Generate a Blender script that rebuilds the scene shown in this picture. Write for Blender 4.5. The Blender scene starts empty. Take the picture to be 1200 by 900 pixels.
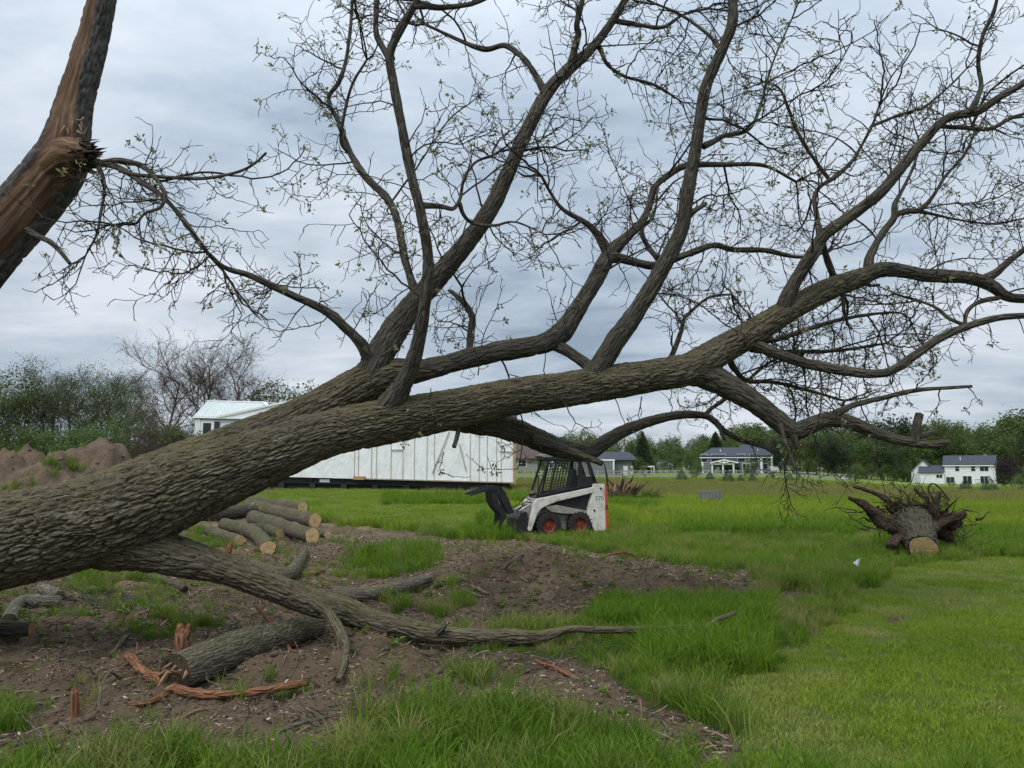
import bpy, bmesh, math, random
import numpy as np
from mathutils import Vector, Matrix, Euler

random.seed(7)
RNG = np.random.default_rng(11)
S = bpy.context.scene
COL = S.collection
R = math.radians

# ------------------------------------------------------------------ camera
EYE = 1.6
FPX = 900.0                                  # focal length in photo pixels (1200 x 900)
PITCH = math.atan(98 / FPX)                  # horizon sits at row 548
cd = bpy.data.cameras.new('camera'); cam = bpy.data.objects.new('camera', cd); COL.objects.link(cam)
cd.sensor_width = 36.0; cd.lens = 36.0 * FPX / 1200.0; cd.clip_start = 0.05; cd.clip_end = 5000
cam.location = (0, 0, EYE); cam.rotation_euler = (math.pi / 2 + PITCH, 0, 0)
S.camera = cam
S.render.resolution_x = 1024; S.render.resolution_y = 768
S.render.engine = 'CYCLES'

# ------------------------------------------------------------------ world: overcast sky
SUN_EL, SUN_AZ = R(52), R(212)
W = bpy.data.worlds.new('World'); S.world = W; W.use_nodes = True
nt = W.node_tree; nt.nodes.clear()
def wn(t, **kw):
    n = nt.nodes.new(t)
    for k, v in kw.items(): setattr(n, k, v)
    return n
def wl(a, b): nt.links.new(a, b)
out = wn('ShaderNodeOutputWorld'); bg = wn('ShaderNodeBackground'); bg.inputs['Strength'].default_value = 0.1
sky = wn('ShaderNodeTexSky'); sky.sky_type = 'NISHITA'; sky.sun_disc = False
sky.sun_elevation = SUN_EL; sky.sun_rotation = SUN_AZ
geo = wn('ShaderNodeTexCoord')
sep = wn('ShaderNodeSeparateXYZ'); wl(geo.outputs['Generated'], sep.inputs[0])
def wm(op, a, b=None, clamp=False):
    n = wn('ShaderNodeMath', operation=op); n.use_clamp = clamp
    for i, v in enumerate((a, b)):
        if v is None: continue
        if isinstance(v, (int, float)): n.inputs[i].default_value = v
        else: wl(v, n.inputs[i])
    return n.outputs[0]
zc = wm('MAXIMUM', sep.outputs['Z'], 0.0)
den = wm('ADD', zc, 0.16)
comb = wn('ShaderNodeCombineXYZ')
wl(wm('DIVIDE', sep.outputs['X'], den), comb.inputs[0]); wl(wm('DIVIDE', sep.outputs['Y'], den), comb.inputs[1])
def wnoise(scale, det, rough, off, stretch=(1, 1, 1), dist=0.0):
    mp = wn('ShaderNodeMapping'); mp.inputs['Location'].default_value = off; mp.inputs['Scale'].default_value = stretch
    wl(comb.outputs[0], mp.inputs[0])
    n = wn('ShaderNodeTexNoise'); n.inputs['Scale'].default_value = scale; n.inputs['Detail'].default_value = det
    n.inputs['Roughness'].default_value = rough; n.inputs['Distortion'].default_value = dist
    wl(mp.outputs[0], n.inputs['Vector']); return n.outputs['Fac']
n1 = wnoise(0.75, 3, .5, (3.1, 1.7, 0), (1, 1.0, 1))
n2 = wnoise(2.3, 6, .58, (0.4, 5.2, 0), (.8, 1.25, 1), .3)
n3w = wnoise(6.5, 5, .6, (2.4, .2, 0), (.8, 1.2, 1), .4)
f = wm('ADD', wm('ADD', wm('MULTIPLY', n1, .62), wm('MULTIPLY', n2, .42)), wm('MULTIPLY', n3w, .13))
ramp = wn('ShaderNodeValToRGB'); wl(f, ramp.inputs[0])
e = ramp.color_ramp.elements
e[0].position = .42; e[0].color = (.255, .32, .405, 1)
e[1].position = .72; e[1].color = (.66, .70, .77, 1)
m = e.new(.50); m.color = (.37, .445, .535, 1)
m = e.new(.60); m.color = (.495, .56, .635, 1)
# an overcast sky is darker toward the horizon and brighter overhead
zen = wm('ADD', .92, wm('MULTIPLY', wm('MULTIPLY', zc, zc), 1.35))
vm = wn('ShaderNodeVectorMath', operation='SCALE'); wl(ramp.outputs[0], vm.inputs[0]); wl(wm('MULTIPLY', zen, 9.8), vm.inputs['Scale'])
mix = wn('ShaderNodeMix', data_type='RGBA'); mix.inputs[0].default_value = .94
wl(sky.outputs[0], mix.inputs[6]); wl(vm.outputs[0], mix.inputs[7])
wl(mix.outputs[2], bg.inputs[0]); wl(bg.outputs[0], out.inputs[0])

sd = bpy.data.lights.new('sun', 'SUN'); sd.energy = 1.5; sd.angle = R(35); sd.color = (1, .97, .92)
sun = bpy.data.objects.new('sun', sd); COL.objects.link(sun)
sun.rotation_euler = Euler((R(90) - SUN_EL, 0, R(180) - SUN_AZ)).copy()
# the lamp shines along -Z: aim it from (sin az, cos az) at elevation
sun.rotation_euler = Vector((-math.sin(SUN_AZ) * math.cos(SUN_EL), -math.cos(SUN_AZ) * math.cos(SUN_EL), -math.sin(SUN_EL))).to_track_quat('-Z', 'Y').to_euler()

vs = S.view_settings; vs.view_transform = 'Standard'; vs.look = 'None'; vs.gamma = 1; vs.exposure = 0.3; vs.use_curve_mapping = False

# ------------------------------------------------------------------ numpy noise
def _h(ix, iy, seed=0):
    ix = ix.astype(np.int64); iy = iy.astype(np.int64)
    n = (ix * 374761393 + iy * 668265263 + seed * 1442695041) & 0x7fffffff
    n = ((n ^ (n >> 13)) * 1274126177) & 0x7fffffff
    n = (n ^ (n >> 16)) & 0x7fffffff
    return (n % 1000003) / 1000003.0
def vnoise(x, y, seed=0, pu=None):
    x = np.asarray(x, float); y = np.asarray(y, float)
    ix = np.floor(x); iy = np.floor(y); fx = x - ix; fy = y - iy
    fx = fx * fx * (3 - 2 * fx); fy = fy * fy * (3 - 2 * fy)
    w = (lambda a: np.mod(a, pu)) if pu else (lambda a: a)
    a = _h(w(ix), iy, seed); b = _h(w(ix + 1), iy, seed); c = _h(w(ix), iy + 1, seed); d = _h(w(ix + 1), iy + 1, seed)
    return (a + (b - a) * fx) * (1 - fy) + (c + (d - c) * fx) * fy
def fbm(x, y, oct=4, seed=0):
    s = 0; a = .5; t = 0
    for i in range(oct):
        s = s + a * vnoise(np.asarray(x) * 2 ** i, np.asarray(y) * 2 ** i, seed + i * 17); t += a; a *= .5
    return s / t
def worley(u, v, pu, seed=0):
    iu = np.floor(u); iv = np.floor(v)
    f1 = np.full(u.shape, 9.0); f2 = np.full(u.shape, 9.0)
    for du in (-1, 0, 1):
        for dv in (-1, 0, 1):
            cu = iu + du; cv = iv + dv; w = np.mod(cu, pu)
            px = cu + .1 + .8 * _h(w, cv, seed); py = cv + .1 + .8 * _h(w, cv, seed + 5)
            d = np.hypot(u - px, v - py)
            n1_ = np.minimum(f1, d); f2 = np.minimum(np.maximum(f1, d), f2); f1 = n1_
    return f1, f2
def worley3(u, v, seed=0):
    iu = np.floor(u); iv = np.floor(v); f1 = np.full(u.shape, 9.0); f2 = np.full(u.shape, 9.0); idn = np.zeros(u.shape)
    for du in (-1, 0, 1):
        for dv in (-1, 0, 1):
            cu = iu + du; cv = iv + dv; d = np.hypot(u - cu - .05 - .9 * _h(cu, cv, seed), v - cv - .05 - .9 * _h(cu, cv, seed + 5))
            near = d < f1; idn = np.where(near, _h(cu, cv, seed + 9), idn); n1_ = np.minimum(f1, d); f2 = np.minimum(np.maximum(f1, d), f2); f1 = n1_
    return f1, f2, idn
def ss(a, b, x):
    t = np.clip((np.asarray(x, float) - a) / (b - a), 0, 1); return t * t * (3 - 2 * t)

# ------------------------------------------------------------------ photo pixel -> place
CP, SP = math.cos(PITCH), math.sin(PITCH)
def ray(px, py):
    u = (px - 600) / FPX; v = (450 - py) / FPX
    return np.array([u, CP - v * SP, SP + v * CP])
def P(px, py, D):
    """point on the pixel's ray at ground distance D (metres ahead of the camera)"""
    r = ray(px, py); return np.array([0, 0, EYE]) + r * (D / r[1])
def mpp(px, py, D):
    """metres per photo pixel there"""
    r = ray(px, py); return (D / r[1]) / FPX

def macro(x, y):
    x = np.asarray(x, float); y = np.asarray(y, float)
    yy = np.clip(y, 0, 320); u = x / np.maximum(y, 1)
    h = -0.0155 * ss(.30, .58, u) * np.maximum(0, yy - 25)
    h = h + 0.003 * ss(.08, -.25, u) * np.clip(yy - 28, 0, 40)
    return h
def G0(px, py):
    r = ray(px, py); D = 4.0
    for i in range(60):
        lo = D; D = D * 1.08
        p = P(px, py, D)
        if p[2] < macro(p[0], p[1]):
            hi = D
            for k in range(24):
                md = (lo + hi) / 2; p = P(px, py, md)
                if p[2] < macro(p[0], p[1]): hi = md
                else: lo = md
            return P(px, py, hi)
    return P(px, py, 300)
BUMPS = []
for (px, py, rx, ry, h) in [(600, 690, 1.3, .75, .34), (690, 690, 1.2, .6, .22), (540, 665, 1.1, .8, .22), (810, 692, 1.2, .5, .12),
                            (345, 790, .5, .22, .17), (430, 765, .35, .3, .12), (440, 775, .5, .4, .08), (430, 650, 1.6, 1.2, .16), (300, 655, 2.2, 1.3, .12),
                            (60, 740, 1.2, .9, .10), (720, 830, .8, .35, .05), (100, 800, .9, .4, .06),
                            (1040, 690, 1.2, .5, .05), (520, 770, .5, .3, -.05), (150, 800, .5, .25, -.08)]:
    g = G0(px, py); BUMPS.append((g[0], g[1], rx, ry, h))
def height(x, y):
    x = np.asarray(x, float); y = np.asarray(y, float)
    z = macro(x, y)
    for (cx, cy, rx, ry, h) in BUMPS:
        z = z + h * np.exp(-(((x - cx) / rx) ** 2 + ((y - cy) / ry) ** 2))
    z = z + (fbm(x * .35, y * .35, 3, 3) - .5) * .10 * ss(3, 9, y) * ss(90, 30, y)
    return z
def Gp(px, py):
    """ground point seen at this pixel"""
    lo = 2.0; D = 2.0
    for i in range(90):
        lo = D; D = D * 1.06
        p = P(px, py, D)
        if p[2] < height(p[0], p[1]):
            hi = D
            for k in range(22):
                md = (lo + hi) / 2; p = P(px, py, md)
                if p[2] < height(p[0], p[1]): hi = md
                else: lo = md
            return P(px, py, hi)
    return P(px, py, 330)

# ------------------------------------------------------------------ zones (traced on the ground)
def poly_world(pts): return np.array([G0(a, b)[:2] for a, b in pts])
def inpoly(x, y, poly):
    ins = np.zeros(x.shape, bool); n = len(poly); j = n - 1
    for i in range(n):
        xi, yi = poly[i]; xj, yj = poly[j]
        c = ((yi > y) != (yj > y)) & (x < (xj - xi) * (y - yi) / (yj - yi + 1e-12) + xi)
        ins ^= c; j = i
    return ins
DIRT = [poly_world([(-400, 670), (-400, 592), (60, 588), (190, 592), (215, 620), (120, 660)]), poly_world([(-260, 960), (-60, 930), (60, 902), (120, 900), (200, 892), (260, 898), (330, 905), (395, 890), (435, 850), (470, 830), (520, 828), (600, 836),
                    (660, 850), (720, 868), (770, 898), (800, 912), (850, 900), (845, 866), (790, 836), (740, 810), (690, 785), (660, 768), (600, 764), (560, 768), (540, 765), (530, 758),
                    (545, 750), (590, 742), (650, 735), (730, 724), (800, 711), (880, 706), (900, 690), (860, 668), (780, 657), (700, 647),
                    (620, 634), (560, 632), (500, 628), (440, 618), (380, 612), (300, 606), (200, 600), (60, 600), (-300, 640)]),
        poly_world([(925, 700), (950, 694), (985, 703), (975, 712), (940, 709)]), poly_world([(1050, 722), (1075, 724), (1080, 730), (1058, 731)])]
ISLES = [poly_world(p) for p in [[(78, 697), (88, 676), (150, 668), (156, 688), (120, 695)],
                                 [(170, 742), (185, 722), (228, 710), (232, 722), (205, 742)],
                                 [(398, 682), (405, 660), (450, 652), (505, 662), (505, 672), (450, 684)],
                                 [(470, 722), (490, 703), (555, 706), (570, 716), (530, 728)],
                                 [(522, 797), (532, 772), (570, 770), (575, 785), (555, 800)],
                                 [(208, 650), (212, 622), (240, 626), (236, 652)], [(-40, 860), (-40, 815), (20, 820), (25, 858)]]]
LAWN = [poly_world([(800, 960), (812, 905), (872, 838), (850, 812), (905, 785), (955, 742), (1012, 692), (1042, 667), (1110, 656), (1260, 655), (1700, 660), (2300, 960)]),
        poly_world([(290, 604), (330, 572), (470, 573), (560, 588), (600, 596), (610, 612), (560, 627), (470, 617), (390, 611)])]
def warp(x, y):
    a = np.clip(.05 * np.maximum(y, 3), .1, 1.2)
    return (x + a * (fbm(x * 1.9, y * 1.9, 3, 71) - .5) * 1.6 + .12 * (vnoise(x * 7, y * 7, 75) - .5),
            y + a * (fbm(x * 1.9, y * 1.9, 3, 83) - .5) * 1.6 + .12 * (vnoise(x * 7, y * 7, 76) - .5))
def zones(x, y):
    wx, wy = warp(x, y)
    d = np.zeros(x.shape, bool)
    for p in DIRT: d |= inpoly(wx, wy, p)
    ux = x + 2.2 * (wx - x) + .35 * (vnoise(x * 4, y * 4, 91) - .5); uy = y + 2.2 * (wy - y) + .5 * (vnoise(x * 4, y * 4, 92) - .5)
    for p in ISLES: d &= ~(inpoly(ux, uy, p) & (fbm(x * 2.6, y * 2.6, 3, 93) > .40))
    l = np.zeros(x.shape, bool)
    for p in LAWN: l |= inpoly(wx, wy, p)
    l &= ~d
    return d, l

# ------------------------------------------------------------------ mesh helpers
WLOC = {}
def mesh_np(name, v, f):
    """v (n,3), f (m,3|4) uniform"""
    me = bpy.data.meshes.new(name); v = np.asarray(v, np.float32); f = np.asarray(f, np.int32)
    me.vertices.add(len(v)); me.vertices.foreach_set('co', v.ravel())
    k = f.shape[1]; me.loops.add(f.size); me.loops.foreach_set('vertex_index', f.ravel())
    me.polygons.add(len(f)); me.polygons.foreach_set('loop_start', np.arange(0, f.size, k, dtype=np.int32))
    me.polygons.foreach_set('loop_total', np.full(len(f), k, np.int32))
    me.update(calc_edges=True); return me
def fattr(me, name, vals):
    a = me.attributes.new(name, 'FLOAT', 'POINT'); a.data.foreach_set('value', np.asarray(vals, np.float32).ravel())
def vattr(me, name, vals):
    a = me.attributes.new(name, 'FLOAT_VECTOR', 'POINT'); a.data.foreach_set('vector', np.asarray(vals, np.float32).ravel())
def smooth(me): me.polygons.foreach_set('use_smooth', np.ones(len(me.polygons), bool))
def tag(o, label=None, cat=None, group=None, kind=None):
    if label: o['label'] = label
    if cat: o['category'] = cat
    if group: o['group'] = group
    if kind: o['kind'] = kind
    return o
def thing(name, label, cat, loc=(0, 0, 0), group=None):
    o = bpy.data.objects.new(name, None); COL.objects.link(o); o.location = tuple(loc); o.empty_display_size = .1
    WLOC[o.name] = np.array(loc, float); return tag(o, label, cat, group)
def add(name, me, mat, parent=None, world=True):
    """link a mesh (world coordinates) as one object; a child's vertices become relative to its thing"""
    o = bpy.data.objects.new(name, me); COL.objects.link(o)
    if mat is not None and len(me.materials) == 0:
        for m_ in (mat if isinstance(mat, (list, tuple)) else [mat]): me.materials.append(m_)
    if parent is not None:
        o.parent = parent; w = WLOC.get(parent.name, np.zeros(3)); WLOC[o.name] = w
        if world: me.transform(Matrix.Translation(-Vector(w)))
    return o
class MB:
    """collects boxes, prisms and tubes into one mesh"""
    def __init__(s): s.v = []; s.f = []
    def raw(s, v, f):
        n = len(s.v); s.v += [tuple(map(float, p)) for p in v]; s.f += [tuple(i + n for i in q) for q in f]; return s
    def box(s, c, d, M=None):
        x, y, z = d[0] / 2, d[1] / 2, d[2] / 2
        v = [Vector((a * x, b * y, k * z)) for a in (-1, 1) for b in (-1, 1) for k in (-1, 1)]
        if M is not None: v = [M @ p for p in v]
        v = [p + Vector(c) for p in v]
        return s.raw(v, [(0, 1, 3, 2), (4, 6, 7, 5), (0, 4, 5, 1), (2, 3, 7, 6), (0, 2, 6, 4), (1, 5, 7, 3)])
    def prism(s, poly3a, poly3b):
        n = len(poly3a); v = list(poly3a) + list(poly3b)
        f = [tuple(range(n))[::-1], tuple(range(n, 2 * n))] + [(i, (i + 1) % n, n + (i + 1) % n, n + i) for i in range(n)]
        return s.raw(v, f)
    def bar(s, a, b, w, h=None, up=(0, 0, 1)):
        a = Vector(a); b = Vector(b); t = (b - a); L = t.length; t.normalize(); up = Vector(up)
        if abs(t.dot(up)) > .98: up = Vector((1, 0, 0))
        sd_ = t.cross(up).normalized(); u2 = sd_.cross(t); h = h or w
        q = [sd_ * (i * w / 2) + u2 * (j * h / 2) for i, j in ((-1, -1), (1, -1), (1, 1), (-1, 1))]
        return s.prism([a + p for p in q], [b + p for p in q])
    def tube(s, pts, rad, sides=8, cap=True):
        pts = [Vector(p) for p in pts]; n = len(pts)
        rad = rad if hasattr(rad, '__len__') else [rad] * n
        v = []; f = []; ref = None
        for i, p in enumerate(pts):
            t = (pts[min(i + 1, n - 1)] - pts[max(i - 1, 0)]).normalized()
            if ref is None: ref = t.orthogonal().normalized()
            ref = (ref - t * ref.dot(t)).normalized(); b = t.cross(ref)
            for k in range(sides):
                a = 2 * math.pi * k / sides; v.append(p + (ref * math.cos(a) + b * math.sin(a)) * rad[i])
        for i in range(n - 1):
            for k in range(sides):
                k2 = (k + 1) % sides; f.append((i * sides + k, i * sides + k2, (i + 1) * sides + k2, (i + 1) * sides + k))
        if cap: f.append(tuple(range(sides))[::-1]); f.append(tuple(range((n - 1) * sides, n * sides)))
        return s.raw(v, f)
    def mesh(s, name, bevel=0, sm=False):
        me = bpy.data.meshes.new(name); me.from_pydata(s.v, [], s.f); me.update()
        if bevel:
            bm = bmesh.new(); bm.from_mesh(me); bmesh.ops.recalc_face_normals(bm, faces=bm.faces)
            bmesh.ops.bevel(bm, geom=list(bm.edges), offset=bevel, segments=2, affect='EDGES', clamp_overlap=True)
            bm.to_mesh(me); bm.free()
        else:
            bm = bmesh.new(); bm.from_mesh(me); bmesh.ops.recalc_face_normals(bm, faces=bm.faces); bm.to_mesh(me); bm.free()
        if sm: smooth(me)
        return me
    def build(s, name, mat, parent=None, bevel=0, sm=False): return add(name, s.mesh(name, bevel, sm), mat, parent)

# ------------------------------------------------------------------ material helpers
class NT:
    def __init__(s, name):
        s.m = bpy.data.materials.new(name); s.m.use_nodes = True; s.t = s.m.node_tree; s.t.nodes.clear()
        s.out = s.n('ShaderNodeOutputMaterial'); s.b = s.n('ShaderNodeBsdfPrincipled'); s.l(s.b.outputs[0], s.out.inputs[0])
        s.b.inputs['Specular IOR Level'].default_value = .25
    def n(s, t, **kw):
        x = s.t.nodes.new(t)
        for k, v in kw.items(): setattr(x, k, v)
        return x
    def l(s, a, b): s.t.links.new(a, b)
    def set(s, inp, v):
        if hasattr(v, 'is_output') or isinstance(v, bpy.types.NodeSocket): s.l(v, inp)
        elif isinstance(v, (tuple, list)) and inp.type == 'RGBA' and len(v) == 3: inp.default_value = (*v, 1)
        else: inp.default_value = v
    def obj(s): return s.n('ShaderNodeTexCoord').outputs['Object']
    def pos(s): return s.n('ShaderNodeNewGeometry').outputs['Position']
    def nrm(s):
        x = s.n('ShaderNodeSeparateXYZ'); s.l(s.n('ShaderNodeNewGeometry').outputs['Normal'], x.inputs[0]); return x.outputs['Z']
    def attr(s, name, inst=False, vec=False):
        a = s.n('ShaderNodeAttribute'); a.attribute_name = name
        if inst: a.attribute_type = 'INSTANCER'
        return a.outputs['Vector'] if vec else a.outputs['Fac']
    def rnd(s): return s.n('ShaderNodeObjectInfo').outputs['Random']
    def map(s, v, scale=(1, 1, 1), loc=(0, 0, 0)):
        x = s.n('ShaderNodeMapping'); s.l(v, x.inputs[0]); x.inputs['Scale'].default_value = scale; x.inputs['Location'].default_value = loc; return x.outputs[0]
    def noise(s, v, scale, det=4, rough=.55, dist=0):
        x = s.n('ShaderNodeTexNoise'); s.l(v, x.inputs['Vector']); x.inputs['Scale'].default_value = scale; x.inputs['Detail'].default_value = det
        x.inputs['Roughness'].default_value = rough; x.inputs['Distortion'].default_value = dist; return x.outputs['Fac']
    def voro(s, v, scale, feat='DISTANCE_TO_EDGE', out='Distance'):
        x = s.n('ShaderNodeTexVoronoi'); x.feature = feat; s.l(v, x.inputs['Vector']); x.inputs['Scale'].default_value = scale; return x.outputs[out]
    def ramp(s, v, *stops):
        x = s.n('ShaderNodeValToRGB'); s.l(v, x.inputs[0]); e = x.color_ramp.elements
        while len(e) < len(stops): e.new(.5)
        for i, (p, c) in enumerate(stops):
            e[i].position = p; e[i].color = (*c, 1) if isinstance(c, tuple) else (c, c, c, 1)
        return x.outputs[0]
    def mix(s, fac, a, b, mode='MIX'):
        x = s.n('ShaderNodeMix', data_type='RGBA', blend_type=mode); s.set(x.inputs[0], fac); s.set(x.inputs[6], a); s.set(x.inputs[7], b); return x.outputs[2]
    def math(s, op, a, b=0.0, clamp=False):
        x = s.n('ShaderNodeMath', operation=op); x.use_clamp = clamp; s.set(x.inputs[0], a); s.set(x.inputs[1], b); return x.outputs[0]
    def bump(s, h, strength=.5, dist=.01, prev=None):
        x = s.n('ShaderNodeBump'); s.l(h, x.inputs['Height']); x.inputs['Strength'].default_value = strength; x.inputs['Distance'].default_value = dist
        if prev is not None: s.l(prev, x.inputs['Normal'])
        return x.outputs[0]
    def fin(s, col, rough=.85, normal=None, **kw):
        s.set(s.b.inputs['Base Color'], col); s.set(s.b.inputs['Roughness'], rough)
        if normal is not None: s.l(normal, s.b.inputs['Normal'])
        for k, v in kw.items(): s.set(s.b.inputs[k.replace('_', ' ')], v)
        return s.m
def plain(name, col, rough=.6, var=.25, scale=4.0, bump=.15, metal=0.0, bd=.004):
    t = NT(name); o = t.obj(); n = t.noise(o, scale, 5, .6); n2 = t.noise(o, scale * 9, 3, .6)
    lo = tuple(c * (1 - var) for c in col); hi = tuple(min(1, c * (1 + var)) for c in col)
    c = t.ramp(n, (.3, lo), (.7, hi))
    return t.fin(c, t.ramp(n2, (.3, max(0, rough - .1)), (.7, min(1, rough + .1))), t.bump(n2, bump, bd), Metallic=metal)

def bark_mat(name, lo, hi, moss=.0, lich=.0, fine=1.0, mosscol=(.085, .095, .03), fib=1.0):
    t = NT(name); bk = t.attr('bk', vec=True)
    st = t.map(bk, (1, 1, .16)); st2 = t.map(bk, (1, 1, .35))
    n1_ = t.noise(st, 26 * fine, 6, .62, .6); n2_ = t.noise(bk, 3.0, 4, .6); n3 = t.noise(st2, 90, 4, .6)
    c = t.ramp(n1_, (.3, lo), (.68, hi))
    c = t.mix(t.math('MULTIPLY', n2_, .55), c, tuple(x * .62 for x in lo))
    v = t.voro(t.map(bk, (1, 1, .2)), 24 * fine)
    if lich:
        l = t.ramp(t.noise(t.map(bk, (1, 1, .25), (5, 2, 1)), 9, 5, .7), (.62, 0.0), (.72, 1.0))
        c = t.mix(t.math('MULTIPLY', l, lich), c, (.36, .36, .31))
    if moss:
        mz = t.ramp(t.nrm(), (.0, 0.0), (.75, 1.0)); mn = t.ramp(t.noise(bk, 2.2, 4, .6), (.36, 0.0), (.6, 1.0))
        c = t.mix(t.math('MULTIPLY', t.math('MULTIPLY', mz, mn), moss), c, mosscol)
    h = t.math('ADD', t.math('MULTIPLY', t.ramp(v, (.0, 0.0), (.22, 1.0)), fib), t.math('MULTIPLY', n3, .45))
    nb = t.bump(h, .9, .018); nb = t.bump(n1_, .6, .014, nb)
    return t.fin(c, .92, nb, Specular_IOR_Level=.15)
M = {}
M['bark_big'] = bark_mat('bark_big', (.07, .058, .041), (.235, .20, .143), moss=.45, lich=.6, fine=1.15, fib=.9, mosscol=(.16, .15, .055))
M['bark'] = bark_mat('bark', (.052, .046, .039), (.165, .145, .118), moss=.3, lich=.35)
M['bark_twig'] = bark_mat('bark_twig', (.055, .045, .038), (.13, .108, .088), fine=2)
M['bark_log'] = bark_mat('bark_log', (.10, .082, .057), (.27, .23, .165), moss=.75, lich=.6, fine=1.6)
M['bark_pale'] = bark_mat('bark_pale', (.13, .11, .085), (.30, .27, .215), moss=.3, lich=.6, fine=1.6)
M['bark_red'] = bark_mat('bark_red', (.17, .075, .037), (.40, .205, .115), fine=1.2, lich=.25)
M['root'] = bark_mat('root', (.05, .036, .026), (.15, .11, .08), fine=2)
M['bark_bare'] = bark_mat('bark_bare', (.13, .092, .073), (.23, .172, .145), fine=2)
def wood_mat(name, lo, hi, fine=1.0):
    t = NT(name); bk = t.attr('bk', vec=True)
    n = t.noise(t.map(bk, (1, 1, .06)), 30 * fine, 5, .6, .4); n2 = t.noise(bk, 4, 4, .6)
    c = t.mix(t.math('MULTIPLY', n2, .6), t.ramp(n, (.3, lo), (.7, hi)), tuple(x * .6 for x in lo))
    return t.fin(c, .8, t.bump(n, .6, .01))
M['torn_wood'] = wood_mat('torn_wood', (.20, .105, .055), (.44, .275, .155))
M['tan_wood'] = wood_mat('tan_wood', (.34, .20, .09), (.62, .43, .23))
M['grey_wood'] = wood_mat('grey_wood', (.13, .125, .12), (.30, .29, .275))
def cut_mat():
    t = NT('cut_wood'); a = t.attr('ring'); o = t.obj()
    n = t.noise(o, 14, 4, .6)
    w = t.math('SINE', t.math('ADD', t.math('MULTIPLY', a, 52.0), t.math('MULTIPLY', n, 5.0)))
    c = t.ramp(t.math('ADD', t.math('MULTIPLY', w, .22), n), (.25, (.33, .21, .09)), (.75, (.60, .44, .235)))
    c = t.mix(t.ramp(a, (.0, 1.0), (.35, 0.0)), c, (.36, .22, .10))
    return t.fin(c, .8, t.bump(n, .3, .004))
M['cut'] = cut_mat()

# ------------------------------------------------------------------ tubes with bark relief
def crom(pts, step, coarse=0):
    """Catmull-Rom resample of (n,4) x,y,z,r by roughly even arc length"""
    p = np.asarray(pts, float); n = len(p)
    e = np.vstack([2 * p[0] - p[1], p, 2 * p[-1] - p[-2]])
    o = []
    for i in range(n - 1):
        a, b, c, d = e[i], e[i + 1], e[i + 2], e[i + 3]
        L = np.linalg.norm(c[:3] - b[:3]); k = max(2, int(math.ceil(L / (step * 3.5 if i < coarse else step))))
        t = np.linspace(0, 1, k, endpoint=False)[:, None]
        o.append(.5 * ((2 * b) + (c - a) * t + (2 * a - 5 * b + 4 * c - d) * t ** 2 + (3 * b - 3 * c + d - a) * t ** 3))
    o.append(p[-1:]); q = np.vstack(o); q[:, 3] = np.maximum(q[:, 3], .002); return q
def frames(c):
    n = len(c); t = np.gradient(c, axis=0); t /= np.linalg.norm(t, axis=1)[:, None] + 1e-9
    N = np.zeros((n, 3)); B = np.zeros((n, 3))
    r = -np.cross(t[0], [0, 0, 1.0]); r = r if np.linalg.norm(r) > .1 else np.array([1., 0, 0]); r /= np.linalg.norm(r)
    for i in range(n):
        r = r - t[i] * r.dot(t[i]); r /= np.linalg.norm(r); N[i] = r; B[i] = np.cross(t[i], r)
    return t, N, B
def grid_faces(n, s):
    i = np.arange(n - 1)[:, None] * s; k = np.arange(s)[None, :]; k2 = (k + 1) % s
    return np.stack([i + k, i + k2, i + s + k2, i + s + k], -1).reshape(-1, 4)
SEED = [0]
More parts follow.
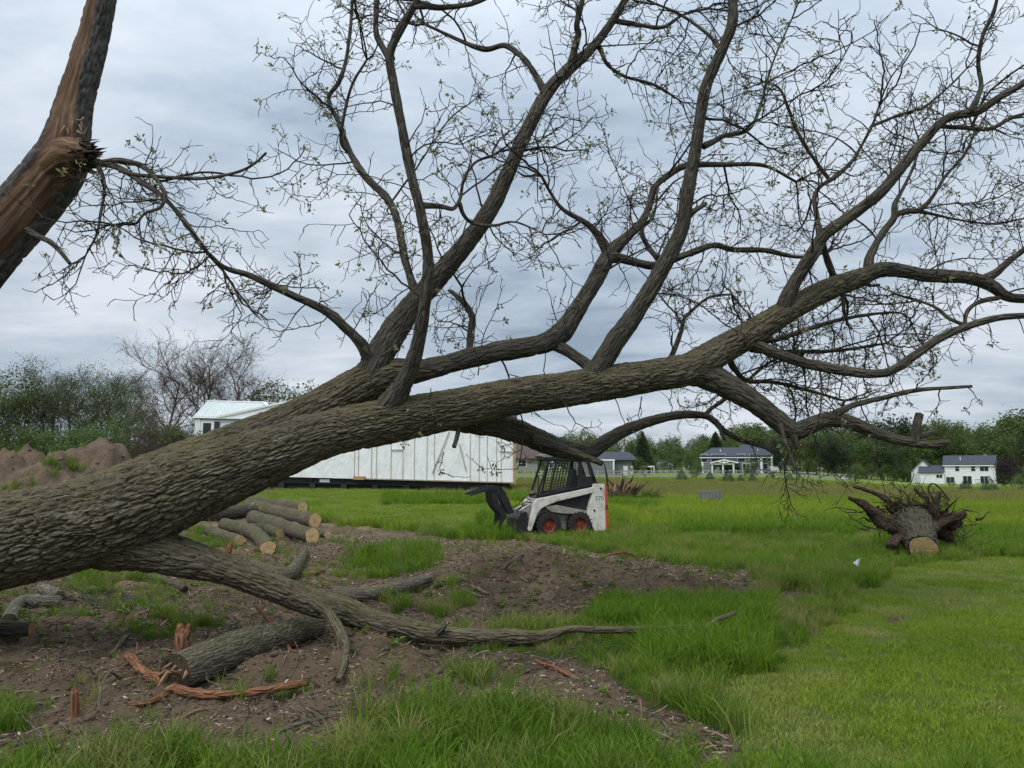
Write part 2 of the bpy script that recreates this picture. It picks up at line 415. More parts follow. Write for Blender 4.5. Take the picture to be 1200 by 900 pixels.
def bark_tube(name, pts, step=.022, side_len=.018, amp=.07, cell=(.045, .2), maxs=170, wob=.06, endcap=True, pin=1.0, coarse=0):
    """round tapering limb with furrowed bark as real relief. pts: (x,y,z,r)"""
    SEED[0] += 1; sd = SEED[0] * 13
    q = crom(pts, step, coarse); c = q[:, :3]; r = q[:, 3]; n = len(q)
    rm = r.mean(); s = int(np.clip(2 * math.pi * r.max() * .8 / side_len, 8, maxs))
    t, N, B = frames(c); arc = np.concatenate([[0], np.cumsum(np.linalg.norm(np.diff(c, axis=0), axis=1))])
    th = np.linspace(0, 2 * math.pi, s, endpoint=False)
    V, T = np.meshgrid(arc, th, indexing='ij'); RR = np.repeat(r[:, None], s, 1)
    cu = max(5, int(round(2 * math.pi * rm / cell[0]))); U = T / (2 * math.pi) * cu
    nu = 4
    lum = (vnoise(T / (2 * math.pi) * nu, V / (5 * rm), sd + 1, nu) - .5) * 2 * wob + (vnoise(T / (2 * math.pi) * 8, V / (2 * rm), sd + 2, 8) - .5) * wob
    lum = lum + (vnoise(T * 0, V / (1.3 * rm + .15), sd + 6) - .5) * wob * .9
    disp = RR * lum
    if rm > .03:
        wu = U + .95 * (vnoise(U * .55, V / .17, sd + 3) - .5) + .42 * (vnoise(U * 1.4, V / .05, sd + 12) - .5) + .8 * (vnoise(U * .12, V / .6, sd + 8) - .5)
        wv = V / cell[1] + .9 * (vnoise(U * .5, V / .2, sd + 4) - .5)
        k = ss(.92, 1.0, T / (2 * math.pi))
        def lay(sc_u, sc_v, o_, sd_):               # plates split by cracks; two copies blended over the seam
            f1, f2, id1 = worley3(wu * sc_u + o_, wv * sc_v + o_, sd_); g1, g2, id2 = worley3((wu - cu) * sc_u + o_, wv * sc_v + o_, sd_)
            return (f2 - f1) * (1 - k) + (g2 - g1) * k, id1 * (1 - k) + id2 * k
        e1, id1 = lay(1, 1, 0, sd); e2, id2 = lay(1.7, 2.6, 3.3, sd + 40)
        rid = (1 - np.exp(-(np.maximum(e1, 0) / .15) ** 1.2)) + .22 * (id1 - .5) - .40 * np.exp(-e2 / .09) + .16 * (id2 - .5)
        a = np.minimum(amp * RR, .036)
        disp = disp + a * (rid - .7) + a * .45 * (vnoise(U * 2.2, V / .04, sd + 9) - .5) + a * .5 * (vnoise(U * .9, V / .3, sd + 10) - .5)
    rad = RR + disp
    v = c[:, None, :] + (np.cos(T)[..., None] * N[:, None, :] + np.sin(T)[..., None] * B[:, None, :]) * rad[..., None]
    bk = np.stack([np.cos(T) * RR, np.sin(T) * RR, V + sd * .37], -1)
    vv = v.reshape(-1, 3); ff = grid_faces(n, s); bb = bk.reshape(-1, 3)
    if endcap:                                  # close both ends with fans of quads
        for end, cc in ((0, c[0] - t[0] * r[0] * .25 * pin), (n - 1, c[-1] + t[-1] * r[-1] * .4 * pin)):
            m0 = len(vv); vv = np.vstack([vv, cc[None]]); bb = np.vstack([bb, bk[end, 0][None] * .2])
            ring = end * s + np.arange(0, s - 1, 2); 
            q4 = np.stack([np.full(len(ring), m0), ring, ring + 1, end * s + (np.arange(0, s - 1, 2) + 2) % s], -1)
            ff = np.vstack([ff, q4 if end else q4[:, [0, 3, 2, 1]]])
    me = mesh_np(name, vv, ff); vattr(me, 'bk', bb); smooth(me); return me

# ------------------------------------------------------------------ thin twigs collected as one mesh
class Twigs:
    def __init__(s): s.v = []; s.f = []; s.b = []; s.n = 0
    def line(s, pts, r0, r1, sides=4):
        p = np.asarray(pts, float); n = len(p)
        if n < 2: return
        t = np.gradient(p, axis=0); t /= np.linalg.norm(t, axis=1)[:, None] + 1e-9
        ref = np.array([.31, .52, .79]); a = np.cross(t, ref); a /= np.linalg.norm(a, axis=1)[:, None] + 1e-9; b = np.cross(t, a)
        r = np.linspace(r0, r1, n)[:, None, None]; th = np.arange(sides) * 2 * math.pi / sides
        off = np.cos(th)[None, :, None] * a[:, None, :] + np.sin(th)[None, :, None] * b[:, None, :]
        s.v.append((p[:, None, :] + off * r).reshape(-1, 3))
        arc = np.cumsum(np.concatenate([[0], np.linalg.norm(np.diff(p, axis=0), axis=1)])) + (s.n % 97)
        s.b.append(np.stack([np.cos(th)[None, :] * r[..., 0], np.sin(th)[None, :] * r[..., 0], np.repeat(arc[:, None], sides, 1)], -1).reshape(-1, 3))
        s.f.append(grid_faces(n, sides) + s.n); s.n += n * sides
    def mesh(s, name):
        me = mesh_np(name, np.vstack(s.v), np.vstack(s.f)); vattr(me, 'bk', np.vstack(s.b)); smooth(me); return me
class Leaves:
    def __init__(s): s.v = []; s.n = 0; s.t = []
    def quad(s, c, d, w, L, nrm, tint):
        """a small folded leaf: base, two sides, tip"""
        d = d / (np.linalg.norm(d) + 1e-9); sd_ = np.cross(d, nrm); sd_ /= np.linalg.norm(sd_) + 1e-9; up = np.cross(sd_, d)
        s.v.append(np.array([c, c + d * L * .45 + sd_ * w * .5 + up * w * .12, c + d * L - up * L * .12, c + d * L * .45 - sd_ * w * .5 + up * w * .12]))
        s.t += [tint] * 4; s.n += 1
    def mesh(s, name):
        v = np.vstack(s.v); me = mesh_np(name, v, np.arange(len(v)).reshape(-1, 4)); fattr(me, 'tint', s.t); return me
def leaf_mat(name, a, b, c, trans=.35, rough=.6, perobj=.25):
    t = NT(name); ti = t.attr('tint'); r = t.rnd()
    col = t.ramp(ti, (.0, a), (.5, b), (1.0, c))
    hs = t.n('ShaderNodeHueSaturation'); t.l(col, hs.inputs['Color'])
    t.l(t.math('ADD', t.math('MULTIPLY', r, .035), .4825), hs.inputs['Hue']); t.l(t.math('ADD', t.math('MULTIPLY', r, perobj * 2), 1 - perobj), hs.inputs['Value'])
    t.fin(hs.outputs[0], rough, Specular_IOR_Level=.3)
    tr = t.n('ShaderNodeBsdfTranslucent'); t.l(hs.outputs[0], tr.inputs[0]); mx = t.n('ShaderNodeMixShader'); mx.inputs[0].default_value = trans
    t.l(t.b.outputs[0], mx.inputs[1]); t.l(tr.outputs[0], mx.inputs[2]); t.l(mx.outputs[0], t.out.inputs[0]); return t.m
M['leaf_young'] = leaf_mat('leaf_young', (.20, .17, .09), (.23, .245, .12), (.36, .385, .21), .4, perobj=.0)
M['leaf_green'] = leaf_mat('leaf_green', (.06, .09, .024), (.09, .14, .034), (.145, .20, .05))
M['leaf_pale'] = leaf_mat('leaf_pale', (.08, .11, .035), (.125, .165, .05), (.18, .215, .075))
M['leaf_dark'] = leaf_mat('leaf_dark', (.03, .052, .024), (.045, .075, .033), (.07, .105, .043))
M['leaf_grey'] = leaf_mat('leaf_grey', (.075, .095, .045), (.105, .135, .055), (.145, .175, .075))
M['leaf_plum'] = leaf_mat('leaf_plum', (.022, .014, .02), (.035, .02, .03), (.05, .03, .04))
M['needle'] = leaf_mat('needle', (.045, .075, .045), (.065, .105, .06), (.09, .14, .075))

def unit(v): return v / (np.linalg.norm(v) + 1e-9)
def rdir():
    v = RNG.normal(size=3); return unit(v)

# ================================================================== GROUND
def axis(lo_far, lo, hi, hi_far, fine, grow):
    a = list(np.arange(lo, hi, fine)); st = fine; x = hi
    up = []
    while x < hi_far: up.append(x); st *= grow; x += st
    up.append(hi_far); st = fine; x = lo; dn = []
    while x > lo_far: st *= grow; x -= st; dn.append(max(x, lo_far))
    return np.array(dn[::-1] + a + up)
gx = axis(-900, -7.5, 8.5, 900, .055, 1.045); gy = axis(-60, 4.0, 13.0, 1500, .05, 1.03)
X, Y = np.meshgrid(gx, gy, indexing='ij')
Zg = height(X, Y)
dz, lz = zones(X, Y)
rough_n = (fbm(X * 3.1, Y * 3.1, 4, 21) - .5) * .17 + (fbm(X * 9, Y * 9, 3, 31) - .5) * .10 + (np.abs(fbm(X * 5, Y * 5, 3, 47) - .5)) * -.06
Zg = Zg + np.where(dz, rough_n, rough_n * .22) * ss(60, 25, Y)
nx, ny = X.shape
idx = np.arange(nx * ny).reshape(nx, ny)
faces = np.stack([idx[:-1, :-1], idx[1:, :-1], idx[1:, 1:], idx[:-1, 1:]], -1).reshape(-1, 4)
gme = mesh_np('ground', np.stack([X, Y, Zg], -1).reshape(-1, 3), faces); smooth(gme)
fattr(gme, 'dirt', dz.astype(float)); fattr(gme, 'lawn', lz.astype(float))
def ground_mat():
    t = NT('ground'); p = t.pos(); d = t.attr('dirt'); lw = t.attr('lawn')
    sx = t.n('ShaderNodeSeparateXYZ'); t.l(p, sx.inputs[0]); yy = sx.outputs['Y']
    n1_ = t.noise(p, 1.7, 5, .6); n2_ = t.noise(p, 9, 5, .65); n3 = t.noise(p, 60, 4, .7); n4 = t.noise(p, .25, 3, .5)
    soil = t.mix(n2_, (.10, .070, .043), (.29, .213, .14)); soil = t.mix(t.math('MULTIPLY', n1_, .7), soil, (.11, .082, .056))
    chips = t.ramp(t.voro(p, 46, 'F1', 'Distance'), (.12, 1.0), (.2, 0.0)); cm = t.ramp(t.noise(p, 1.3, 3, .5), (.48, 0.0), (.62, 1.0))
    soil = t.mix(t.math('MULTIPLY', t.math('MULTIPLY', chips, cm), .6), soil, (.36, .285, .205))
    th = t.mix(n2_, (.045, .062, .016), (.085, .115, .028))
    ln = t.mix(n1_, (.095, .135, .03), (.155, .19, .045))
    near = t.mix(lw, th, ln)
    # the hay field beyond: bright regrowth, then seed heads, then mown grass round the houses
    mr = t.n('ShaderNodeMapRange'); t.l(t.math('ADD', yy, t.math('MULTIPLY', t.math('SUBTRACT', n4, .5), 14.0)), mr.inputs[0]); mr.inputs[1].default_value = 0; mr.inputs[2].default_value = 200
    far = t.ramp(mr.outputs[0], (.0, (.08, .14, .02)), (.12, (.15, .24, .026)), (.165, (.155, .225, .03)), (.22, (.15, .165, .045)), (.40, (.13, .155, .043)), (.47, (.17, .24, .045)), (1.0, (.18, .245, .05)))
    far = t.mix(t.math('MULTIPLY', t.noise(t.map(p, (1, .35, 1)), .9, 5, .7), .5), far, (.085, .10, .028))
    fm = t.n('ShaderNodeMapRange'); t.l(yy, fm.inputs[0]); fm.inputs[1].default_value = 17; fm.inputs[2].default_value = 30
    grass = t.mix(t.math('MULTIPLY', fm.outputs[0], t.math('SUBTRACT', 1.0, lw)), near, far)
    soil = t.mix(t.math('MULTIPLY', t.ramp(t.noise(p, .8, 5, .65), (.52, 0.0), (.66, 1.0)), .55), soil, (.33, .25, .165)); soil = t.mix(t.math('MULTIPLY', t.ramp(t.noise(t.map(p, (1, 1, 1), (7, 3, 0)), 1.0, 5, .65), (.52, 0.0), (.64, 1.0)), .6), soil, (.065, .046, .032))
    c = t.mix(d, grass, soil)
    h = t.math('ADD', t.math('MULTIPLY', n2_, .6), t.math('MULTIPLY', n3, .4))
    return t.fin(c, .95, t.bump(h, 1.0, .09), Specular_IOR_Level=.1)
tag(add('ground', gme, ground_mat()), kind='structure')

# heap of dug earth on the left
mx0, mx1, my0, my1 = -16.5, -5.5, 11.5, 22.0
ax = np.arange(mx0, mx1, .07); ay = np.arange(my0, my1, .07); AX, AY = np.meshgrid(ax, ay, indexing='ij')
def mound_h(x, y):
    h = 0
    for (px, top, D, rx, ry) in [(-120, 500, 17.0, 2.4, 2.6), (20, 520, 16.6, 1.7, 2.3), (75, 526, 16.4, 1.35, 2.0), (125, 513, 16.8, .95, 1.7)]:
        p = P(px, top, D); h = np.maximum(h, p[2] * np.exp(-np.abs((x - p[0]) / rx) ** 2.3 - np.abs((y - p[1]) / ry) ** 2.3))
    return h
MH = mound_h(AX, AY)
mw = ss(.05, .5, MH)
MH = MH + mw * ((fbm(AX * 1.2, AY * 1.2, 4, 9) - .5) * .7 + (fbm(AX * 3.5, AY * 3.5, 4, 19) - .5) * .55 - np.abs(fbm(AX * 2.2, AY * 2.2, 3, 39) - .5) * .5 + (fbm(AX * 9, AY * 9, 2, 29) - .5) * .18) - .12
MH = MH + macro(AX, AY)
i2 = np.arange(AX.size).reshape(AX.shape)
mf = np.stack([i2[:-1, :-1], i2[1:, :-1], i2[1:, 1:], i2[:-1, 1:]], -1).reshape(-1, 4)
mme = mesh_np('dirt_mound', np.stack([AX, AY, MH], -1).reshape(-1, 3), mf); smooth(mme)
def mound_mat():
    t = NT('dirt_mound'); p = t.pos(); n = t.noise(p, 2.2, 6, .65); n2_ = t.noise(p, 14, 5, .65); n3 = t.noise(p, 50, 3, .6)
    c = t.ramp(n, (.3, (.095, .068, .048)), (.5, (.165, .118, .083)), (.72, (.25, .185, .132)))
    c = t.mix(t.math('MULTIPLY', n2_, .5), c, (.10, .075, .058))
    return t.fin(c, .95, t.bump(t.math('ADD', n2_, t.math('MULTIPLY', n3, .4)), .9, .05), Specular_IOR_Level=.1)
tag(add('dirt_mound', mme, mound_mat()), kind='structure')

# ================================================================== THE FALLEN TREE
def trace(pts):
    """(px,py,width_px,D) -> x,y,z,r"""
    o = []
    for px, py, w, D in pts:
        o.append((*P(px, py, D), w * .5 * mpp(px, py, D)))
    return o
base = P(-430, 745, 6.3); base[2] = 0
TREE = thing('fallen_tree', 'huge fallen tree with deeply furrowed mossy trunk, bare limbs and sparse young leaves', 'tree', (base[0], base[1], 0))
trunk_pts = trace([(-560, 730, 190, 6.15), (-430, 735, 150, 6.25), (-250, 704, 134, 6.4), (-100, 664, 122, 6.5), (0, 636, 112, 6.6), (80, 617, 109, 6.7), (150, 598, 102, 6.78),
                   (220, 570, 86, 6.87), (300, 540, 70, 6.95), (350, 521, 59, 7.0), (400, 504, 53, 7.07), (500, 485, 49, 7.2), (600, 465, 43, 7.35), (660, 457, 40, 7.45), (700, 450, 41, 7.5), (760, 441, 37, 7.55), (805, 433, 36, 7.6),
                   (850, 408, 32, 7.7), (885, 388, 31, 7.75), (923, 364, 28, 7.8), (967, 341, 25, 7.9), (1013, 324, 22, 7.95)])
add('trunk', bark_tube('trunk', trunk_pts[:17], .009, .009, .10, (.036, .22), 310, .045, coarse=3), M['bark_big'], TREE)
add('trunk', bark_tube('trunk', trunk_pts[14:], .012, .010, .13, (.035, .19), 150, .045), M['bark_big'], TREE)
add('trunk', bark_tube('trunk', trace([(-60, 640, 60, 6.75), (80, 602, 66, 6.9), (200, 558, 66, 7.02), (300, 515, 54, 7.12), (370, 481, 48, 7.2), (420, 453, 45, 7.25), (452, 441, 40, 7.28), (480, 438, 34, 7.35)]),
                       .0098, .0092, .11, (.036, .21), 230, .05), M['bark_big'], TREE)
LIMBS = {
 # name: (points, twig density, branch density)
 'low': ([(20, 630, 60, 6.8), (90, 628, 72, 6.8), (150, 638, 62, 6.8), (200, 650, 48, 6.83), (250, 663, 39, 6.88), (300, 680, 35, 6.92), (333, 693, 34, 6.95), (367, 706, 34, 6.98), (400, 714, 33, 7.0), (433, 727, 30, 7.03), (467, 738, 27, 7.06), (500, 744, 25, 7.08), (533, 748, 21, 7.1),
          (567, 752, 19, 7.1), (600, 755, 18, 7.1), (633, 755, 16, 7.1), (667, 754, 9, 7.12), (700, 752, 9, 7.12), (733, 750, 9, 7.14), (800, 745, 8, 7.25), (827, 739, 7, 7.3), (843, 725, 6, 7.35), (863, 718, 4, 7.4)], 0, 0),
 'low_side': ([(360, 702, 18, 6.93), (372, 708, 17, 6.9), (385, 720, 15, 6.86), (397, 738, 12, 6.7), (404, 760, 11, 6.4), (402, 785, 9, 6.0), (396, 800, 7, 5.8)], 0, 0),
 'A': ([(428, 450, 40, 7.25), (440, 425, 40, 7.22), (458, 394, 36, 7.25), (480, 362, 32, 7.3), (515, 322, 29, 7.35), (545, 288, 26, 7.4), (575, 245, 23, 7.45), (590, 215, 22, 7.5), (612, 165, 20, 7.6), (640, 110, 18, 7.7), (665, 82, 16, 7.75), (690, 60, 13, 7.8), (712, 33, 11, 7.85), (735, -5, 9, 7.9), (760, -60, 6, 8.0)], 1, .8),
 'A_left': ([(640, 110, 12, 7.7), (630, 90, 9, 7.75), (613, 70, 8, 7.8), (593, 53, 7, 7.9), (567, 58, 7, 7.95), (533, 45, 5, 8.0), (497, 28, 4, 8.1)], 1.4, 1),
 'A_up': ([(668, 80, 12, 7.75), (674, 58, 10, 7.7), (677, 40, 9, 7.65), (675, 28, 8, 7.6), (683, 0, 7, 7.55), (690, -40, 5, 7.5)], 1, .8),
 'A_right': ([(700, 52, 8, 7.82), (705, 62, 6, 7.85), (713, 77, 5, 7.9), (733, 90, 4, 8.0), (767, 100, 4, 8.1), (800, 120, 2, 8.2)], 2, 1),
 'A_right2': ([(718, 24, 8, 7.85), (750, 28, 6, 7.9), (777, 32, 5, 8.0), (800, 18, 4, 8.1), (830, 10, 3, 8.2)], 2, 1),
 'B': ([(440, 500, 40, 7.2), (458, 474, 36, 7.08), (474, 447, 26, 6.98), (487, 415, 20, 6.88), (496, 370, 17, 6.75), (502, 310, 15, 6.6), (494, 255, 14, 6.5), (481, 200, 13, 6.45), (470, 145, 12.5, 6.4), (462, 100, 12, 6.38), (457, 64, 12, 6.35), (470, 33, 11, 6.3), (487, 3, 9, 6.25), (505, -40, 6, 6.2)], .7, .5),
 'B_stub': ([(458, 70, 12, 6.36), (449, 55, 10, 6.38), (441, 40, 9, 6.4), (440, 15, 8, 6.4), (441, -30, 7, 6.4)], .8, .5),
 'B_top': ([(484, 8, 9, 6.25), (500, 7, 9, 6.3), (517, 8, 8, 6.4), (550, 6, 7, 6.5), (573, -4, 6, 6.6)], 1, .8),
 'B_right': ([(495, 241, 8, 6.5), (515, 241, 7, 6.6), (531, 243, 6, 6.7), (540, 233, 5, 6.75), (543, 210, 4, 6.8), (556, 190, 4, 6.9), (577, 182, 3, 7.0)], 2.5, 1),
 'B_down': ([(538, 238, 6, 6.75), (545, 253, 5, 6.8), (557, 262, 5, 6.85), (580, 265, 4, 6.9), (605, 260, 3, 6.95), (640, 275, 2, 7.0)], 3, 1),
 'L1': ([(490, 352, 18, 7.3), (481, 328, 12, 7.35), (474, 300, 11, 7.4), (464, 255, 10.5, 7.5), (452, 232, 10, 7.55), (427, 205, 10, 7.6), (408, 174, 8, 7.7), (397, 143, 7, 7.75), (386, 115, 6, 7.8), (398, 97, 6, 7.8), (405, 72, 5, 7.85), (411, 33, 5, 7.9), (413, 0, 4, 7.9)], 1.6, 1),
 'L1_left': ([(408, 178, 6, 7.7), (400, 160, 5, 7.6), (412, 105, 4, 7.5), (430, 70, 3, 7.4)], 1.6, 1),
 'L0': ([(436, 428, 20, 7.2), (424, 402, 15, 7.1), (400, 381, 14, 7.0), (377, 362, 12, 6.95), (333, 341, 10, 6.85), (293, 324, 8, 6.75), (263, 313, 6, 6.7), (243, 295, 4, 6.65)], 2.2, .6),
 'C': ([(440, 445, 34, 7.3), (480, 437, 32, 7.4), (530, 425, 29, 7.5), (580, 413, 28, 7.6), (630, 404, 28, 7.7), (655, 392, 28, 7.75), (672, 370, 24, 7.8), (694, 335, 21, 7.9), (715, 298, 20, 8.0), (733, 279, 14, 8.1), (752, 260, 11, 8.2), (761, 241, 9, 8.25), (767, 220, 9, 8.3), (781, 207, 9, 8.35), (805, 194, 9, 8.4), (848, 193, 7, 8.5), (895, 194, 5, 8.6), (933, 213, 3, 8.7)], 1.2, .8),
 'C_right': ([(714, 300, 18, 8.0), (728, 304, 13, 8.0), (765, 311, 12, 8.1), (789, 303, 11, 8.15), (813, 295, 10, 8.2), (837, 288, 9, 8.3), (860, 293, 8, 8.4), (897, 294, 7, 8.5), (935, 302, 5, 8.6), (970, 296, 3, 8.7)], 1.6, 1),
 'C_left': ([(714, 297, 14, 8.0), (699, 273, 10, 7.95), (683, 259, 8, 7.9), (659, 244, 6, 7.85), (645, 225, 5, 7.8), (635, 207, 4, 7.7)], 2.5, 1.2),
 'C_back': ([(771, 303, 8, 8.15), (758, 288, 7, 8.3), (752, 270, 6, 8.4), (765, 255, 4, 8.5), (770, 235, 3, 8.6)], 2, 1),
 'C_down': ([(645, 400, 15, 7.75), (672, 416, 13, 7.7), (698, 434, 13, 7.6)], 0, 0),
 'pale': ([(549, 418, 8, 7.6), (552, 392, 10, 7.65), (553, 370, 9, 7.7), (541, 353, 8, 7.75), (526, 340, 5, 7.8)], 4, 2),
 'D': ([(688, 452, 36, 7.5), (705, 426, 30, 7.45), (720, 401, 27, 7.4), (743, 369, 24, 7.35), (767, 332, 23, 7.3), (784, 300, 21, 7.25), (799, 265, 20, 7.2), (805, 227, 19, 7.15), (813, 187, 17, 7.1), (821, 135, 16, 7.05), (829, 97, 15, 7.0), (847, 57, 14, 6.95), (858, 28, 14, 6.9), (858, -5, 13, 6.9), (850, -60, 10, 6.9)], .8, .7),
 'D_side': ([(803, 258, 9, 7.2), (813, 247, 8, 7.15), (828, 238, 6, 7.1)], 2, 1),
 'D_right': ([(824, 172, 8, 7.1), (850, 160, 7, 7.2), (868, 155, 6, 7.25), (882, 146, 5, 7.3), (890, 125, 4, 7.35), (897, 100, 4, 7.4), (905, 75, 3, 7.45), (913, 53, 3, 7.5), (928, 22, 2, 7.5)], 2.2, 1),
 'D_top': ([(846, 60, 7, 6.95), (830, 40, 5, 7.0), (800, 18, 4, 7.1), (770, 5, 3, 7.2)], 1.5, 1),
 'small1': ([(776, 430, 9, 7.55), (786, 418, 8, 7.6), (797, 388, 6, 7.7), (803, 372, 5, 7.75), (832, 347, 4, 7.8), (858, 345, 3, 7.9)], 3, 1),
 'E': ([(985, 334, 24, 7.92), (1013, 323, 22, 7.95), (1040, 315, 21, 8.0), (1083, 322, 18, 8.05), (1133, 325, 17, 8.1), (1160, 334, 16, 8.1), (1180, 347, 13, 8.1), (1205, 350, 12, 8.1), (1260, 352, 9, 8.1), (1320, 345, 5, 8.1)], .7, .7),
 'E_up': ([(1152, 328, 12, 8.1), (1168, 319, 10, 8.1), (1183, 306, 9, 8.1), (1200, 292, 8, 8.1), (1240, 260, 5, 8.0)], 1.5, 1),
 'E_low': ([(1170, 349, 7, 8.1), (1150, 353, 7, 8.0), (1136, 361, 6, 7.9), (1131, 370, 6, 7.8), (1131, 382, 6, 7.75)], 1.5, .6),
 'E_back': ([(1128, 380, 5, 7.75), (1112, 372, 5, 7.8), (1094, 360, 4, 7.9), (1075, 352, 3, 8.0)], 3, 1),
 'F': ([(915, 372, 24, 7.78), (924, 345, 19, 7.7), (940, 317, 18, 7.65), (953, 297, 17, 7.6), (967, 275, 16, 7.55), (997, 253, 15, 7.5), (1033, 224, 15, 7.4), (1063, 188, 13, 7.35), (1087, 160, 13, 7.3), (1105, 142, 12, 7.28), (1123, 134, 12, 7.25), (1147, 130, 11, 7.2), (1170, 115, 10, 7.15), (1200, 97, 9, 7.1), (1260, 60, 6, 7.0)], .7, .6),
 'F_up': ([(1138, 131, 8, 7.2), (1144, 115, 7, 7.2), (1148, 100, 6, 7.2), (1147, 73, 6, 7.15), (1152, 43, 5, 7.1), (1165, 13, 5, 7.1), (1172, -20, 4, 7.0)], 1.4, .8),
 'F_right': ([(1100, 148, 6, 7.28), (1133, 149, 6, 7.4), (1160, 152, 5, 7.5), (1183, 140, 5, 7.6), (1210, 130, 4, 7.7)], 2, 1),
 'G': ([(961, 280, 9, 7.6), (957, 255, 7, 7.7), (955, 233, 7, 7.75), (961, 219, 6, 7.8), (977, 207, 6, 7.85), (997, 190, 5, 7.9), (1013, 163, 4, 8.0), (1023, 146, 4, 8.0), (1030, 125, 3, 8.0)], 1.6, .8),
 'G_right': ([(1021, 148, 4, 8.0), (1053, 135, 4, 8.05), (1083, 125, 3, 8.1), (1110, 103, 3, 8.2), (1133, 80, 2, 8.2)], 2, 1),
 'G_left': ([(972, 211, 5, 7.85), (950, 180, 5, 7.8), (933, 150, 4, 7.75), (923, 127, 4, 7.7), (913, 103, 3, 7.7), (895, 96, 2, 7.7)], 2.2, 1),
 'G_down': ([(962, 278, 8, 7.7), (969, 300, 9, 7.85), (976, 322, 9, 7.95)], .5, .5),
 'H': ([(1018, 322, 14, 8.0), (1020, 303, 12, 8.05), (1025, 288, 11, 8.1), (1038, 268, 10, 8.2), (1047, 255, 9, 8.25), (1049, 240, 8, 8.3), (1056, 225, 5, 8.4), (1070, 197, 4, 8.5), (1078, 170, 3, 8.6)], 1.2, .8),
 'H_right': ([(1047, 252, 8, 8.25), (1062, 249, 8, 8.3), (1078, 246, 7, 8.35), (1093, 232, 5, 8.4), (1107, 207, 4, 8.5), (1130, 183, 4, 8.6), (1143, 155, 3, 8.7)], 2.2, 1.2),
 'H_far': ([(1075, 247, 6, 8.35), (1095, 252, 4, 8.5), (1125, 258, 3, 8.7), (1165, 262, 3, 8.8), (1205, 255, 2, 9.0)], 2.5, 1.2),
 'I': ([(868, 404, 20, 7.72), (882, 403, 16, 7.7), (910, 414, 15, 7.65), (943, 425, 14, 7.6), (987, 434, 14, 7.5), (1027, 438, 13, 7.45), (1050, 432, 13, 7.4), (1073, 416, 12, 7.35), (1100, 397, 11, 7.3), (1133, 383, 10, 7.25), (1167, 373, 9, 7.2), (1200, 370, 8, 7.15), (1260, 366, 5, 7.1)], .9, .6),
 'K': ([(805, 433, 34, 7.6), (833, 442, 32, 7.65), (867, 460, 28, 7.65), (893, 477, 26, 7.65), (913, 493, 24, 7.65), (930, 504, 22, 7.65), (946, 500, 20, 7.65), (967, 492, 18, 7.65), (993, 494, 16, 7.65), (1017, 503, 15, 7.62), (1043, 513, 13, 7.6), (1067, 518, 12, 7.58), (1090, 521, 11, 7.56), (1112, 518, 8, 7.54)], .25, 0),
 'K_stub': ([(1072, 518, 11, 7.58), (1074, 500, 10, 7.58), (1078, 485, 9, 7.58)], 0, 0),
 'K_stub2': ([(1076, 512, 8, 7.58), (1087, 508, 7, 7.6), (1096, 507, 6, 7.62)], 0, 0),
 'K_up': ([(972, 490, 12, 7.65), (985, 482, 9, 7.6), (1007, 473, 8, 7.58), (1040, 465, 7, 7.55), (1073, 458, 6, 7.5), (1107, 455, 5, 7.48), (1139, 453, 4.5, 7.45)], 1, 0),
 'K_down': ([(928, 506, 14, 7.63), (931, 515, 8, 7.6), (934, 526, 5, 7.6)], 0, 0),
 'K_hang': ([(914, 497, 7, 7.58), (921, 520, 6, 7.55), (928, 537, 5, 7.52), (934, 551, 3, 7.5)], 0, 0),
 'M': ([(520, 492, 26, 7.45), (555, 495, 28, 7.6), (587, 499, 28, 7.7), (613, 508, 27, 7.8), (640, 520, 25, 7.9), (667, 528, 23, 8.0), (690, 530, 20, 8.05), (707, 519, 17, 8.1), (733, 504, 14, 8.2), (767, 492, 12, 8.3), (800, 486, 11, 8.4), (826, 487, 9, 8.5), (838, 494, 8, 8.5), (848, 504, 7, 8.5), (867, 515, 6, 8.5), (893, 523, 5, 8.5), (916, 531, 3.5, 8.5)], .25, 0),
 'M_low': ([(625, 515, 14, 7.7), (650, 522, 12, 7.65), (680, 533, 10, 7.6), (706, 543, 8, 7.55)], 0, 0),
 'M_stub': ([(838, 492, 7, 8.5), (844, 505, 5, 8.45), (848, 515, 4, 8.4)], 0, 0),
 'M_up': ([(826, 487, 7, 8.5), (834, 479, 6, 8.55), (847, 470, 6, 8.6), (877, 443, 5, 8.7), (900, 425, 4, 8.9), (925, 415, 3, 9.1)], 2.5, 1),
 'back1': ([(850, 415, 9, 7.9), (873, 445, 7, 8.3), (905, 447, 6, 8.6), (940, 455, 5, 8.9), (990, 470, 3, 9.2)], 3, 1.4),
 'back2': ([(875, 400, 8, 7.9), (910, 398, 7, 8.2), (960, 382, 6, 8.5), (1000, 372, 5, 8.7), (1050, 366, 3, 8.9), (1065, 372, 2, 9)], 2.6, 1.2),
 'back3': ([(880, 410, 8, 7.9), (930, 412, 6, 8.3), (985, 410, 5, 8.7), (1040, 402, 3, 9.0)], 2.8, 1.2),
 'under_stub': ([(538, 496, 9, 7.25), (536, 510, 7, 7.2), (532, 524, 6, 7.15)], 0, 0),
 'low_knot': ([(514, 742, 10, 7.04), (519, 735, 7, 7.0), (522, 731, 6, 6.98)], 0, 0),
}
TW = Twigs(); LV = Leaves(); NP = {'leaf': 1.0}
def leaf_cluster(p, d, k=None, sc=1.0):
    k = k or RNG.integers(6, 13)
    for i in range(k):
        dd = unit(d * .5 + rdir() * .9 + np.array([0, 0, -.15])); L = RNG.uniform(.022, .05) * sc
        LV.quad(p + dd * .010 + rdir() * .022, dd, L * .55, L, rdir(), RNG.uniform(0, 1))
